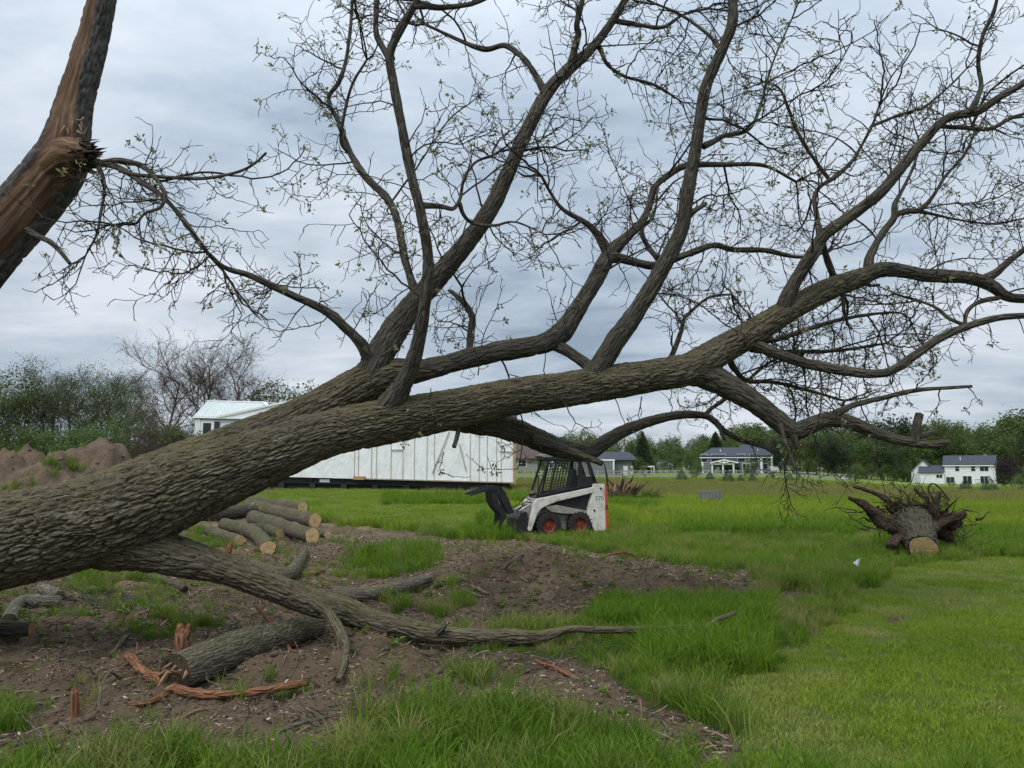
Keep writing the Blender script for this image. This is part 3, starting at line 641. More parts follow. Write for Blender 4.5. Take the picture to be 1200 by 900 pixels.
def grow(p, d, r, L, lev, droop=.10, leaf=.5, dens=1.0):
    r = r * (1.15, 1.3, 1.4)[min(lev, 2)]; seg = (.10, .075, .055)[min(lev, 2)] * RNG.uniform(.8, 1.25); n = max(2, int(L / seg)); pts = [p]; dirs = []
    d = unit(d); side = unit(np.cross(d, rdir()))
    for i in range(n):
        k = 1 if i % 2 else -1; z = (.26, .42, .52)[min(lev, 2)]
        t = i / n
        trop = np.array([0, 0, -droop * (1 - t) + .16 * t])
        d = unit(d + side * k * z * RNG.uniform(.3, 1.2) + rdir() * .20 + trop)
        p = p + d * seg; pts.append(p); dirs.append(d)
    r1 = max(.0026, r * .45)
    TW.line(pts, r, r1, 5 if lev == 0 else (4 if lev == 1 else 3))
    for i in range(1, n + 1):
        t = i / n
        if lev == 0:
            if t > .12 and RNG.random() < .78 * dens:
                dd = unit(dirs[i - 1] * .55 + unit(np.cross(dirs[i - 1], rdir())) * .95)
                grow(pts[i], dd, max(.0034, r * (1 - .55 * t) * .5), RNG.uniform(.28, .72) * (1.15 - .5 * t), 1, droop, leaf, dens)
        elif lev == 1:
            if RNG.random() < .62 * dens:
                dd = unit(dirs[i - 1] * .6 + unit(np.cross(dirs[i - 1], rdir())) * .9)
                grow(pts[i], dd, .0032, RNG.uniform(.08, .28), 2, droop * .5, leaf, dens)
        elif lev == 2 and RNG.random() < .28:
            dd = unit(dirs[i - 1] * .6 + rdir() * .8)
            TW.line([pts[i], pts[i] + dd * .045, pts[i] + dd * .07 + rdir() * .02], .0036, .0024, 3)
    if RNG.random() < leaf * (1, .75, .34)[min(lev, 2)]:
        leaf_cluster(pts[-1], d)
def spawn(limb, tw, br, leaf=.38, tip=True):
    q = crom(limb, .05); c = q[:, :3]; r = q[:, 3]; n = len(c)
    acc = 0; accb = RNG.uniform(0, .5)
    for i in range(2, n - 1):
        t = i / n; st = np.linalg.norm(c[i] - c[i - 1]); tg = unit(c[i + 1] - c[i - 1])
        thin = 1.0 if r[i] < .05 else (.6 if r[i] < .08 else .22)
        acc += st * 3.9 * tw * thin; accb += st * 1.6 * br * (1.0 if r[i] < .085 else .35)
        def dr(fw):
            pr = unit(np.cross(tg, rdir())); return unit(tg * fw + pr + np.array([0, 0, .22]))
        while acc > 1:
            acc -= 1; d = dr(.35); grow(c[i] + d * r[i] * .6, d, RNG.uniform(.0038, .006), RNG.uniform(.25, .75), 1, .12, leaf)
        while accb > 1:
            accb -= 1; d = dr(.5); grow(c[i] + d * r[i] * .6, d, min(r[i] * .5, RNG.uniform(.007, .013)), RNG.uniform(.7, 1.7), 0, .12, leaf)
    if tip and tw > 0 and r[-1] < .045:
        for k in range(3):
            d = unit(unit(c[-1] - c[-4]) * .9 + rdir() * .7); grow(c[-1], d, max(.004, r[-1] * .8), RNG.uniform(.4, 1.0), 0 if k == 0 else 1, .05, leaf)
for nm, (pts, tw, br) in LIMBS.items():
    wf = {'low': .93, 'low_side': 1, 'K': .93, 'M': .93, 'C_down': 1, 'K_stub': 1}.get(nm, .85); L = [(*p[:3], p[3] * (wf if i_ else max(wf, .95))) for i_, p in enumerate(trace(pts))]
    if nm in ('low', 'low_side'): L = [(p[0], p[1], max(p[2], float(height(p[0], p[1])) + p[3] * .8 + (.035 if i_ < 16 or nm != 'low' else .12)), p[3]) for i_, p in enumerate(L)]
    rm = np.mean([p[3] for p in L])
    if rm > .085: me = bark_tube('limb', L, .014, .011, .13, (.034, .17), 150, .07)
    elif rm > .04: me = bark_tube('limb', L, .026, .015, .11, (.032, .18), 56, .09)
    else:
        jit = [L[0]] + [(p[0] + RNG.normal() * .004, p[1] + RNG.normal() * .01, p[2] + RNG.normal() * .004, p[3]) for p in L[1:-1]] + [L[-1]]
        me = bark_tube('limb', jit, .035, .02, .06, (.03, .12), 16, .14)
    big = nm in ('low', 'low_side')
    add('limb', me, M['bark_big'] if big else M['bark'], TREE)
    if tw or br: spawn(L, tw, br, tip=nm not in ('K', 'K_up', 'M', 'D_side', 'E_low', 'pale'))
# stray twigs hanging under the trunk
for (px, py, D) in [(500, 465, 7.1), (505, 455, 7.1), (640, 445, 7.4), (560, 440, 7.3), (752, 465, 7.5), (660, 470, 7.3), (720, 465, 7.5), (1045, 450, 7.5), (520, 530, 7.2), (1130, 400, 7.3)]:
    grow(P(px, py, D), unit(np.array([RNG.normal() * .5, -.3, -1 if py > 450 else 1])), .005, RNG.uniform(.3, .6), 1, .1, .6)

# ================================================================== THE TORN TREE ON THE LEFT
sb = P(-330, 760, 7.1); sb[2] = 0
SNAG = thing('broken_tree', 'leaning standing tree with torn bare orange wood where a limb ripped off', 'tree', (sb[0], sb[1], 0))
def snag_mesh(name, pts, lo, hi, s=96, step=.02, seed=5, wood=True):
    q = crom(pts, step); c = q[:, :3]; r = q[:, 3]; n = len(q); t, N, B = frames(c)
    arc = np.concatenate([[0], np.cumsum(np.linalg.norm(np.diff(c, axis=0), axis=1))])
    th = np.linspace(0, 2 * math.pi, s, endpoint=False); V, T = np.meshgrid(arc, th, indexing='ij'); RR = np.repeat(r[:, None], s, 1)
    dirs = np.cos(T)[..., None] * N[:, None, :] + np.sin(T)[..., None] * B[:, None, :]
    # angle of each vertex seen from the camera side: 0 = facing viewer side (-y), +90 = picture right
    toward = np.array([0, -1.0, 0.0]); right = np.cross(t, toward); right /= np.linalg.norm(right, axis=1)[:, None]
    fr = np.cross(right, t)
    ang = np.degrees(np.arctan2(np.einsum('ijk,ik->ij', dirs, -right if right[0][0] < 0 else right), np.einsum('ijk,ik->ij', dirs, fr)))
    py = np.array([p for p in np.linspace(0, 1, n)])
    lo_a = np.interp(py, [a for a, b in lo], [b for a, b in lo])[:, None]; hi_a = np.interp(py, [a for a, b in hi], [b for a, b in hi])[:, None]
    nz = (fbm(T * 3, V * 5, 3, seed) - .5) * 26
    w = np.clip(np.minimum(ang - lo_a + nz, hi_a - ang + nz) / 7.0, 0, 1) if wood else np.zeros_like(T)
    f1, f2 = worley(T / (2 * math.pi) * max(6, int(2 * math.pi * r.mean() / .05)) + vnoise(T * 4, V * 6, seed), V / .2 + .8 * vnoise(T * 3, V * 5, seed + 1), 10 ** 6, seed)
    bark = (ss(0, .35, f2 - f1) - .6) * .022
    fibre = (fbm(T * 14, V * 1.2, 3, seed + 3) - .5) * .030 - .022
    rad = RR * (1 + (fbm(T * 1.2, V * 1.5, 2, seed + 4) - .5) * .12) + bark * (1 - w) + fibre * w
    v = c[:, None, :] + dirs * rad[..., None]
    me = mesh_np(name, v.reshape(-1, 3), grid_faces(n, s)); smooth(me); fattr(me, 'wood', w)
    vattr(me, 'bk', np.stack([np.cos(T) * RR, np.sin(T) * RR, V], -1).reshape(-1, 3)); return me
def snag_mat():
    t = NT('snag'); bk = t.attr('bk', vec=True); w = t.attr('wood')
    n = t.noise(t.map(bk, (1, 1, .05)), 34, 6, .62, .3); n2_ = t.noise(t.map(bk, (1, 1, .4)), 5, 4, .6); n1_ = t.noise(t.map(bk, (1, 1, .2)), 24, 5, .6)
    wd = t.ramp(n, (.28, (.055, .030, .02)), (.5, (.16, .092, .056)), (.72, (.33, .215, .135))); wd = t.mix(t.ramp(n2_, (.38, 0.0), (.62, .9)), wd, (.075, .043, .028))
    bb = t.ramp(n1_, (.3, (.04, .036, .033)), (.7, (.115, .105, .095)))
    return t.fin(t.mix(w, bb, wd), .88, t.bump(t.math('ADD', n, n1_), .7, .012))
M['snag'] = snag_mat()
sp = trace([(-420, 790, 96, 7.0), (-330, 690, 88, 7.1), (-190, 500, 80, 7.2), (-70, 358, 72, 7.3), (-10, 288, 66, 7.35), (35, 237, 64, 7.4), (66, 196, 60, 7.4), (78, 165, 48, 7.4), (86, 125, 40, 7.42), (97, 85, 37, 7.45), (108, 45, 34, 7.5), (118, 0, 31, 7.5), (127, -60, 28, 7.55), (131, -150, 22, 7.6)])
sp[0] = (sp[0][0], sp[0][1], -.1, sp[0][3])
add('trunk', snag_mesh('trunk', sp, [(0, 200), (.40, 200), (.45, -20), (.60, -10), (.68, -60), (.74, -80), (1, -78)], [(0, 201), (.40, 201), (.45, 60), (.60, 75), (.68, 40), (.74, 28), (1, 30)]), M['snag'], SNAG)
# torn stub where the limb was
st = MB()
stp = trace([(58, 200, 46, 7.34), (80, 184, 50, 7.27), (95, 183, 40, 7.22), (106, 184, 26, 7.2)])
add('broken_stub', snag_mesh('broken_stub', stp, [(0, -60), (1, -180)], [(0, 80), (1, 181)], 72, .014, 9), M['snag'], SNAG)
def shard(mb, p, d, L, w, th):
    d = unit(d); s1 = unit(np.cross(d, rdir())); s2 = np.cross(d, s1)
    v = [p + s1 * w, p + s2 * th, p - s1 * w, p - s2 * th]; v += [q + d * L * .6 + s1 * RNG.normal() * w * .3 for q in v]; v = [*v[:4], *[(q - (p + d * L * .6)) * .6 + (p + d * L * .6) for q in v[4:]]]
    tip = p + d * L + rdir() * w * .4
    mb.raw([*v, tip], [(0, 1, 5, 4), (1, 2, 6, 5), (2, 3, 7, 6), (3, 0, 4, 7), (4, 5, 8), (5, 6, 8), (6, 7, 8), (7, 4, 8), (3, 2, 1, 0)])
def bk_obj(me, sc=1.0):
    v = np.zeros(len(me.vertices) * 3, np.float32); me.vertices.foreach_get('co', v); vattr(me, 'bk', v.reshape(-1, 3) * sc); return me
tip = np.array(stp[-1][:3])
ax_ = unit(np.array(stp[-1][:3]) - np.array(stp[-2][:3]))
for i in range(120):
    off = rdir(); off = off - ax_ * off.dot(ax_); shard(st, tip - ax_ * .05 + off * RNG.uniform(.0, .15) - ax_ * RNG.uniform(0, .10), ax_ + rdir() * .45, RNG.uniform(.08, .22), RNG.uniform(.010, .034), RNG.uniform(.006, .016))
add('splinters', bk_obj(st.mesh('splinters')), M['root'], SNAG)
st = MB()
for i in range(18):
    f_ = RNG.random(); p0 = P(72 + 30 * f_, 150 + RNG.uniform(-14, 34), 7.2); shard(st, p0, np.array([.3 + RNG.normal() * .3, -.3, RNG.normal()]), RNG.uniform(.06, .16), .012, .008)
add('splinters', bk_obj(st.mesh('splinters')), M['torn_wood'], SNAG)
TW2, LV2 = Twigs(), Leaves(); keep = (TW, LV); TW, LV = TW2, LV2
SN = {'a': ([(118, 192, 9, 7.2), (138, 188, 7, 7.1), (165, 194, 6, 7.0), (183, 210, 5, 6.9), (193, 228, 4.5, 6.85), (188, 243, 4, 6.8), (170, 250, 3.5, 6.8), (160, 262, 3, 6.75)], 3.4, .6),
      'b': ([(112, 190, 9, 7.2), (140, 197, 7, 7.1), (165, 213, 6, 7.0), (190, 230, 5.5, 6.95), (212, 254, 5, 6.9), (232, 280, 4.5, 6.8), (248, 302, 4, 6.75), (262, 318, 3, 6.7)], 2.2, .6),
      'c': ([(140, 200, 5, 7.05), (162, 205, 4.5, 7.0), (200, 208, 4.5, 6.95), (240, 209, 4, 6.9), (280, 201, 3.5, 6.85), (300, 190, 3, 6.8), (312, 179, 2.5, 6.8)], 0, 0),
      'd': ([(114, 193, 6, 7.2), (121, 208, 4.5, 7.1), (122, 226, 4, 7.0), (118, 250, 3.5, 6.95), (113, 275, 3, 6.9), (100, 300, 2, 6.9)], 2.6, .5),
      'e': ([(30, 268, 9, 7.3), (43, 276, 7, 7.2), (58, 283, 6, 7.1), (70, 294, 5, 7.05), (82, 309, 4, 7.0)], 0, 0)}
for nm, (pts, tw, br) in SN.items():
    L = trace(pts); add('limb', bark_tube('limb', L, .03, .015, .06, (.03, .12), 14, .1), M['bark'], SNAG)
    if tw: spawn(L, tw, br, .36)
add('twigs', TW2.mesh('twigs'), M['bark_twig'], SNAG)['kind'] = 'stuff'
add('leaves', LV2.mesh('leaves'), M['leaf_young'], SNAG)['kind'] = 'stuff'
TW, LV = keep
add('twigs', TW.mesh('twigs'), M['bark_twig'], TREE)['kind'] = 'stuff'
add('leaves', LV.mesh('leaves'), M['leaf_young'], TREE)['kind'] = 'stuff'

# ================================================================== LOGS, ROOTS AND BRANCHES ON THE GROUND
def cut_disc(c, nrm, r, seed=0, s=28, rings=5, rough=.0012):
    nrm = unit(nrm); a = unit(np.cross(nrm, [.2, .3, .9])); b = np.cross(nrm, a); v = [c]; ring = [0.0]; f = []
    rr = [1 + .06 * math.sin(2 * k * 2 * math.pi / s + seed) + .04 * math.sin(5 * k * 2 * math.pi / s + 2 * seed) for k in range(s)]
    for j in range(1, rings + 1):
        for k in range(s):
            th = 2 * math.pi * k / s; v.append(c + (a * math.cos(th) + b * math.sin(th)) * r * rr[k] * j / rings + nrm * RNG.normal() * rough); ring.append(j / rings)
    for k in range(s): f.append((0, 1 + k, 1 + (k + 1) % s))
    for j in range(1, rings):
        for k in range(s): f.append((1 + (j - 1) * s + k, 1 + j * s + k, 1 + j * s + (k + 1) % s, 1 + (j - 1) * s + (k + 1) % s))
    me = bpy.data.meshes.new('cut_face'); me.from_pydata([tuple(p) for p in v], [], f); me.update(); fattr(me, 'ring', ring); return me
def on_ground(pts, sink=.1):
    o = []
    for p in pts:
        px, py, w = p[:3]; g = Gp(px, py + w * .5); D = g[1] + (p[3] if len(p) > 3 else 0)
        r = w * .5 * mpp(px, py, D); q = P(px, py, D); q[2] = max(q[2], height(q[0], q[1]) + r * (1 - sink)); o.append((*q, r))
    return o
def log(name, label, pts, mat='bark_log', cuts=(0, 1), cat='log', group=None, world=None, branches=(), cutmat='cut'):
    L = world or on_ground(pts); L = [tuple(map(float, p)) for p in L]
    b0 = np.mean([p[:3] for p in L], axis=0); b0[2] = min(p[2] - p[3] for p in L)
    t = thing(name, label, cat, b0, group)
    rm = np.mean([p[3] for p in L])
    add('bark', bark_tube('bark', L, .03 if rm > .05 else .04, .02, .07, (.035, .14), 60, .07, pin=.0), M[mat], t)
    a = np.array(L)
    for k in cuts:
        c, d, r = (a[0, :3], a[0, :3] - a[1, :3], a[0, 3]) if k == 0 else (a[-1, :3], a[-1, :3] - a[-2, :3], a[-1, 3])
        add('cut_face', cut_disc(c + unit(d) * .008, d, r * .98, RNG.uniform(0, 6)), M[cutmat], t)
    for br in branches:
        B = br if len(br[0]) == 4 and br[0][3] < 1 else on_ground(br)
        add('side_branch', bark_tube('side_branch', B, .03, .02, .07, (.035, .14), 40, .07, pin=0), M[mat], t)
        bb = np.array(B); add('cut_face', cut_disc(bb[-1, :3] + unit(bb[-1, :3] - bb[-2, :3]) * .006, bb[-1, :3] - bb[-2, :3], bb[-1, 3] * .98, 1), M['cut'], t)
    return t
sl = on_ground([(240, 604, 15), (268, 601, 16), (296, 598, 15)]); log('splintered_log', 'dark log with a torn splintered tan end among the cut logs', None, world=sl, cuts=(), mat='bark')
log('log', 'straight cut log at the back of the pile, lying against the mown grass', [(286, 586, 11), (320, 590, 12), (355, 595, 13)], cuts=(1,))
log('log', 'long cut log with a slanted pale end lying behind the thick log', [(292, 592, 14), (330, 601, 15), (369, 610, 16)], cuts=(1,))
log('log', 'thick cut log with a round tan end face and a pale chip scar', [(297, 607, 17), (332, 617, 17), (366, 628, 17)], cuts=(1,))
fk = on_ground([(262, 614, 14), (290, 621, 16), (305, 630, 16), (314, 642, 17)])
SPL = bpy.data.objects['splintered_log']; st = MB(); e0 = np.array(sl[-1][:3]); ed = unit(e0 - np.array(sl[0][:3]))
for i in range(70): shard(st, e0 - ed * .15 + rdir() * sl[-1][3] * .7, ed + rdir() * .5, RNG.uniform(.15, .5), RNG.uniform(.012, .04), .014)
add('splinters', bk_obj(st.mesh('splinters')), M['tan_wood'], SPL)
log('log', 'short mossy log lying across behind the forked log', [(245, 622, 13), (262, 628, 13), (280, 633, 13)], cuts=(1,))
log('log', 'stub of log with pale end between the thick log and the forked log', [(318, 612, 9), (340, 616, 9)], cuts=(0,))
log('forked_log', 'mossy forked log with two sawn ends beside the cut logs', None, world=fk, cuts=(1,), branches=[[tuple(fk[1]), tuple(on_ground([(310, 620, 12)])[0][:3]) + (fk[1][3] * .75,), tuple(on_ground([(329, 625, 11)])[0])]])
log('bent_log', 'bent mossy log with a pale sawn end beside the low branch', [(297, 663, 14), (318, 671, 16), (338, 673, 17), (350, 660, 13), (357, 648, 10)], cuts=(0,))
log('log', 'short cut log end lying beyond the round tan end face', [(370, 622, 8), (384, 627, 8)], cuts=(1,))
log('log', 'weathered pole-like log lying in the grass and dirt beyond the low branch', [(392, 696, 16), (430, 696, 16), (470, 688, 14), (503, 677, 11)], mat='bark_pale', cuts=(0,))
log('log', 'thin dark bark-covered pole on the dirt under the trunk', [(177, 677, 6), (197, 682, 7), (217, 690, 7)], mat='bark', cuts=(0,))
log('log', 'dark short log lying on the dirt with a cracked top', [(-70, 738, 19), (-10, 737, 19), (36, 737, 17)], mat='bark', cuts=(1,), cutmat='torn_wood')
log('curved_log', 'pale curved log with broken end lying on the dirt behind the dark short log', [(10, 726, 15), (18, 710, 15), (34, 704, 16), (54, 706, 17), (70, 706, 15)], mat='bark_pale', cuts=(1,), cutmat='torn_wood')
log('log', 'stubby yellowish log beyond the broken end of the curved log', [(48, 689, 12), (58, 694, 13), (70, 699, 12)], mat='bark_pale', cuts=(0,))
hb = on_ground([(206, 790, 44), (240, 776, 43), (290, 757, 40), (335, 744, 34), (372, 733, 26)], sink=.35)
log('buried_log', 'thick half-buried log with grey furrowed bark beside the reddish branches', None, world=hb, mat='bark_log', cuts=())
st = MB(); e0 = np.array(hb[0][:3]); ed = unit(e0 - np.array(hb[1][:3]))
for i in range(60): shard(st, e0 - ed * .12 + rdir() * hb[0][3] * .75, ed + rdir() * .5, RNG.uniform(.06, .22), RNG.uniform(.012, .04), .014)
add('splinters', bk_obj(st.mesh('splinters')), M['torn_wood'], bpy.data.objects['buried_log'])
def branch(name, label, lines, mat, cat='branch', group=None):
    """lines: list of world (x,y,z,r) lists; first is the main stem"""
    a = np.array(lines[0]); b0 = a[:, :3].mean(0); b0[2] = (a[:, 2] - a[:, 3]).min(); t = thing(name, label, cat, b0, group)
    for i, L in enumerate(lines):
        add('stem' if i == 0 else 'side_branch', bark_tube('stem', L, .03, .012, .08, (.03, .1), 26, .16), M[mat], t)
    return t
def lift(L, dz): return [(p[0], p[1], p[2] + dz, p[3]) for p in L]
r1 = on_ground([(150, 768, 10), (165, 784, 11), (178, 794, 12), (207, 807, 12), (240, 813, 11), (290, 812, 10), (333, 805, 9), (361, 800, 7)])
r2 = [tuple(r1[2])] + on_ground([(197, 790, 10, -.05), (213, 772, 10, -.2), (232, 759, 9, -.35)])
r3 = on_ground([(210, 800, 9), (195, 812, 8), (175, 822, 7), (150, 826, 5)])
branch('peeled_branch', 'forked reddish-brown branch lying in front of the half-buried log', [r1, r2, r3], 'bark_red')
g = Gp(213, 782); h_ = mpp(213, 770, g[1])
branch('torn_stub', 'upright torn reddish stub with splintered top beside the half-buried log', [[(g[0], g[1], g[2] - .05, 9 * h_), (g[0], g[1], g[2] + 20 * h_, 8.5 * h_), (g[0] - 2 * h_, g[1], g[2] + 38 * h_, 7 * h_), (g[0] - 4 * h_, g[1], g[2] + 50 * h_, 3 * h_)],
       [(g[0], g[1], g[2] + 28 * h_, 5 * h_), (g[0] + 5 * h_, g[1], g[2] + 42 * h_, 4 * h_), (g[0] + 6 * h_, g[1], g[2] + 50 * h_, 1.5 * h_)]], 'bark_red', 'stub')
g = Gp(88, 846); h_ = mpp(88, 830, g[1])
branch('stake', 'short upright reddish stake stuck in the dirt', [[(g[0], g[1], g[2] - .06, 4.8 * h_), (g[0] - 1 * h_, g[1], g[2] + 16 * h_, 4.6 * h_), (g[0] - 2 * h_, g[1], g[2] + 37 * h_, 4.3 * h_)]], 'bark_red', 'stake')
L = on_ground([(115, 838, 3), (118, 822, 3), (128, 808, 3), (140, 800, 3)]); L = [(p[0], p[1], p[2] + (.02, .10, .12, .03)[i], p[3]) for i, p in enumerate(L)]
branch('thin_root', 'thin arched root sticking from the dirt near the short reddish stake', [L], 'bark_pale', 'root')
a0 = Gp(645, 652); a1 = Gp(748, 656)
arch = [(a0[0], a0[1], a0[2] - .03, .014)] + [(*(P(px, py, a0[1] + (a1[1] - a0[1]) * k)), .016) for px, py, k in ((677, 660, .3), (700, 655, .5), (723, 648, .75), (738, 649, .9))] + [(a1[0], a1[1], a1[2] - .03, .012)]
arch = [(p[0], p[1], max(p[2], height(p[0], p[1]) + .01), p[3]) for p in arch]
branch('arched_root', 'yellow-brown root arching over the dirt hump in front of the loader', [arch], 'bark_red', 'root')
branch('bark_strip', 'orange strip of torn bark lying beside the low branch tip', [on_ground([(628, 774, 5), (645, 781, 6), (662, 788, 6), (682, 798, 3)])], 'bark_red', 'bark')
branch('bark_strip', 'orange bark slab lying in the dirt beyond the low branch', [on_ground([(343, 672, 4), (362, 672, 5), (380, 669, 4)])], 'bark_red', 'bark')
g = Gp(266, 657); h_ = mpp(266, 650, g[1])
branch('torn_stub', 'small red-brown torn stub standing beside the bent mossy log', [[(g[0] - 4 * h_, g[1], g[2] - .03, 5 * h_), (g[0], g[1], g[2] + 8 * h_, 4 * h_), (g[0] + 4 * h_, g[1], g[2] + 19 * h_, 2.5 * h_)]], 'bark_red', 'stub')
branch('dead_branch', 'dead grey stick leaning over the half-buried log', [[(*P(300, 710, 7.6), .018), (*P(318, 730, 7.2), .022), (*P(330, 748, 6.95), .02), (*(Gp(345, 770) + np.array([0, 0, .01])), .012)],
       [(*P(330, 748, 6.95), .012), (*P(345, 752, 6.9), .006), (*P(352, 770, 6.85), .004)]], 'bark_red')
branch('dead_branch', 'brown stick lying across the dirt in front of the curved log', [on_ground([(130, 768, 5), (148, 745, 6), (165, 733, 4), (176, 728, 3)])], 'bark_log')
# small loose sticks, each its own thing
ST = [((565, 700), (530, 690), 3), ((590, 668), (640, 640), 2.5), ((430, 640), (500, 634), 4), ((560, 690), (572, 697), 5), ((535, 680), (575, 697), 3),
      ((385, 800), (398, 787), 3), ((690, 785), (700, 808), 2), ((700, 783), (730, 790), 2), ((320, 860), (400, 838), 6), ((60, 775), (115, 762), 3), ((80, 858), (62, 845), 4), ((415, 660), (470, 668), 2.5),
      ((150, 860), (260, 800), 2), ((340, 880), (360, 835), 2.5), ((640, 735), (655, 760), 2), ((720, 800), (733, 826), 2)]
for (a, b, w) in ST:
    m_ = ((a[0] + b[0]) / 2 + RNG.normal() * 3, (a[1] + b[1]) / 2 - abs(RNG.normal()) * 2)
    L = lift(on_ground([(*a, w), (*m_, w * .9), (*b, w * .5)]), .006); bm_ = np.array(L)
    b0 = bm_[:, :3].mean(0)
    tag(add('stick', bark_tube('stick', L, .04, .01, .06, (.03, .1), 10, .2), M['bark_pale']), 'loose dead stick lying on the dirt', 'stick', 'loose sticks on the dirt')

# ------------------------------------------------------------------ uprooted stumps
def root_line(p, d, L, r, n=7, curl=.25, g=0.0):
    pts = [(*p, r)]; d = unit(d)
    for i in range(1, n + 1):
        d = unit(d + rdir() * curl + np.array([0, 0, g])); p = p + d * L / n; pts.append((*p, max(.003, r * (1 - i / n * .85))))
    return pts
g = Gp(1081, 655); SD = g[1]
STUMP = thing('uprooted_stump', 'uprooted stump lying on its side with sawn face and spreading dark roots', 'stump', (g[0], g[1], g[2]))
def tr2(pts, q=1.0): return trace([(a, b, w * q, SD + d) for a, b, w, d in pts])
add('trunk', bark_tube('trunk', tr2([(1082, 642, 31, 0), (1079, 636, 34, .2), (1075, 627, 42, .45), (1068, 617, 46, .7), (1062, 610, 30, .9)]), .02, .018, .14, (.05, .16), 110, .16, pin=0), M['bark'], STUMP)
c0 = np.array(tr2([(1082, 642, 31, 0)])[0][:3]); c1 = np.array(tr2([(1079, 636, 34, .2)])[0][:3])
add('cut_face', cut_disc(c0 + unit(c0 - c1) * .01, c0 - c1, 14.5 * mpp(1082, 640, SD), 2, 40), M['cut'], STUMP)
for pts in [[(1066, 625, 26, .5), (1050, 618, 20, .55), (1030, 607, 16, .5), (1010, 590, 12, .4), (995, 583, 8, .35)],
            [(1066, 612, 20, .8), (1050, 594, 12, .9), (1030, 580, 8, .9), (1012, 573, 6, .9), (1000, 570, 4, .9)],
            [(1060, 612, 20, .8), (1056, 600, 15, .8), (1051, 587, 8, .75)],
            [(1082, 622, 26, .5), (1096, 616, 20, .5), (1110, 611, 17, .45), (1126, 604, 15, .4), (1131, 603, 8, .35)],
            [(1078, 612, 16, .9), (1092, 598, 10, .95), (1098, 588, 8, .95), (1101, 576, 5, .95)],
            [(1100, 600, 7, .9), (1088, 588, 6, .95), (1078, 578, 5, .95), (1072, 573, 4, .95)],
            [(1096, 590, 4, .95), (1090, 580, 3, .95), (1088, 571, 3, .95), (1094, 567, 3, .95), (1102, 573, 3, .95), (1113, 587, 2, .95)],
            [(1060, 625, 16, .5), (1050, 632, 14, .4), (1044, 640, 12, .3)], [(1040, 621, 2.5, .4), (1018, 618, 2.5, .3), (1000, 608, 2, .3), (993, 601, 1.5, .3)],
            [(1064, 600, 4, .9), (1066, 588, 3, .9), (1061, 578, 2, .9), (1053, 574, 1.5, .9)], [(1034, 606, 3, .5), (1020, 598, 2, .5), (1008, 600, 1.5, .5)], [(1106, 602, 5, .8), (1112, 592, 3, .8), (1108, 590, 2, .8)]]:
    add('root', bark_tube('root', tr2(pts, .74), .025, .014, .22, (.05, .16), 36, .5), M['root'], STUMP)
for i in range(58):
    px = RNG.normal(1072, 30); py = RNG.normal(606, 10); p = P(px, py, SD + RNG.uniform(.6, 1.1)); d = unit(np.array([(px - 1075) / 30 + RNG.normal() * .5, RNG.normal() * .4 - .1, RNG.uniform(-.1, 1.0)]))
    add('root', bark_tube('root', root_line(p, d, RNG.uniform(.3, .75), RNG.uniform(.012, .032), 7, .5), .04, .016, .1, (.03, .1), 10, .4), M['root'], STUMP)
TR = Twigs()
for i in range(520):
    px = RNG.normal(1080, 26); py = RNG.normal(606, 14)
    if px > 1112: py = RNG.uniform(608, 640)
    p = P(px, py, SD + RNG.uniform(.5, 1.2)); d = unit(np.array([RNG.normal(), RNG.normal() * .6, RNG.normal() * .6 + (.5 if px < 1110 else -.6)])); L = root_line(p, d, RNG.uniform(.12, .5), RNG.uniform(.004, .012), 5, .45)
    TR.line([q[:3] for q in L], L[0][3], .002, 4)
add('fine_roots', TR.mesh('fine_roots'), M['root'], STUMP)['kind'] = 'stuff'
clod = MB()
def blob(mb, c, r, seed, sub=3, amp=.35, sq=(1, 1, 1)):
    bm = bmesh.new(); bmesh.ops.create_icosphere(bm, subdivisions=sub, radius=1)
    o = np.array([v.co[:] for v in bm.verts]); nn = fbm(o[:, 0] * 2 + seed, o[:, 1] * 2 + o[:, 2] * 1.7, 3, int(seed))
    o = o * (1 + amp * (nn[:, None] - .5) * 2) * r * np.array(sq) + c
    fs = [tuple(v.index for v in f.verts) for f in bm.faces]; bm.free(); mb.raw(o, fs)
for (px, py, r, d) in [(1100, 612, .20, .75), (1116, 612, .15, .6), (1088, 606, .22, .95), (1070, 606, .18, 1.0), (1108, 626, .14, .7)]:
    blob(clod, P(px, py, SD + d), r, px, 3, .5)
M['soil'] = plain('soil', (.075, .052, .038), .95, .4, 9, .9, bd=.04)
add('soil_clump', clod.mesh('soil_clump', sm=True), M['soil'], STUMP)
log('log', 'short cut log lying beside the uprooted stump with the sawn face', [(1100, 647, 8), (1118, 643, 10), (1137, 640, 11)], mat='bark_log', cuts=(1,))
log('log', 'thin log end poking out beyond the short log at the uprooted stump', [(1136, 646, 6), (1154, 646, 6)], mat='bark_log', cuts=(1,))

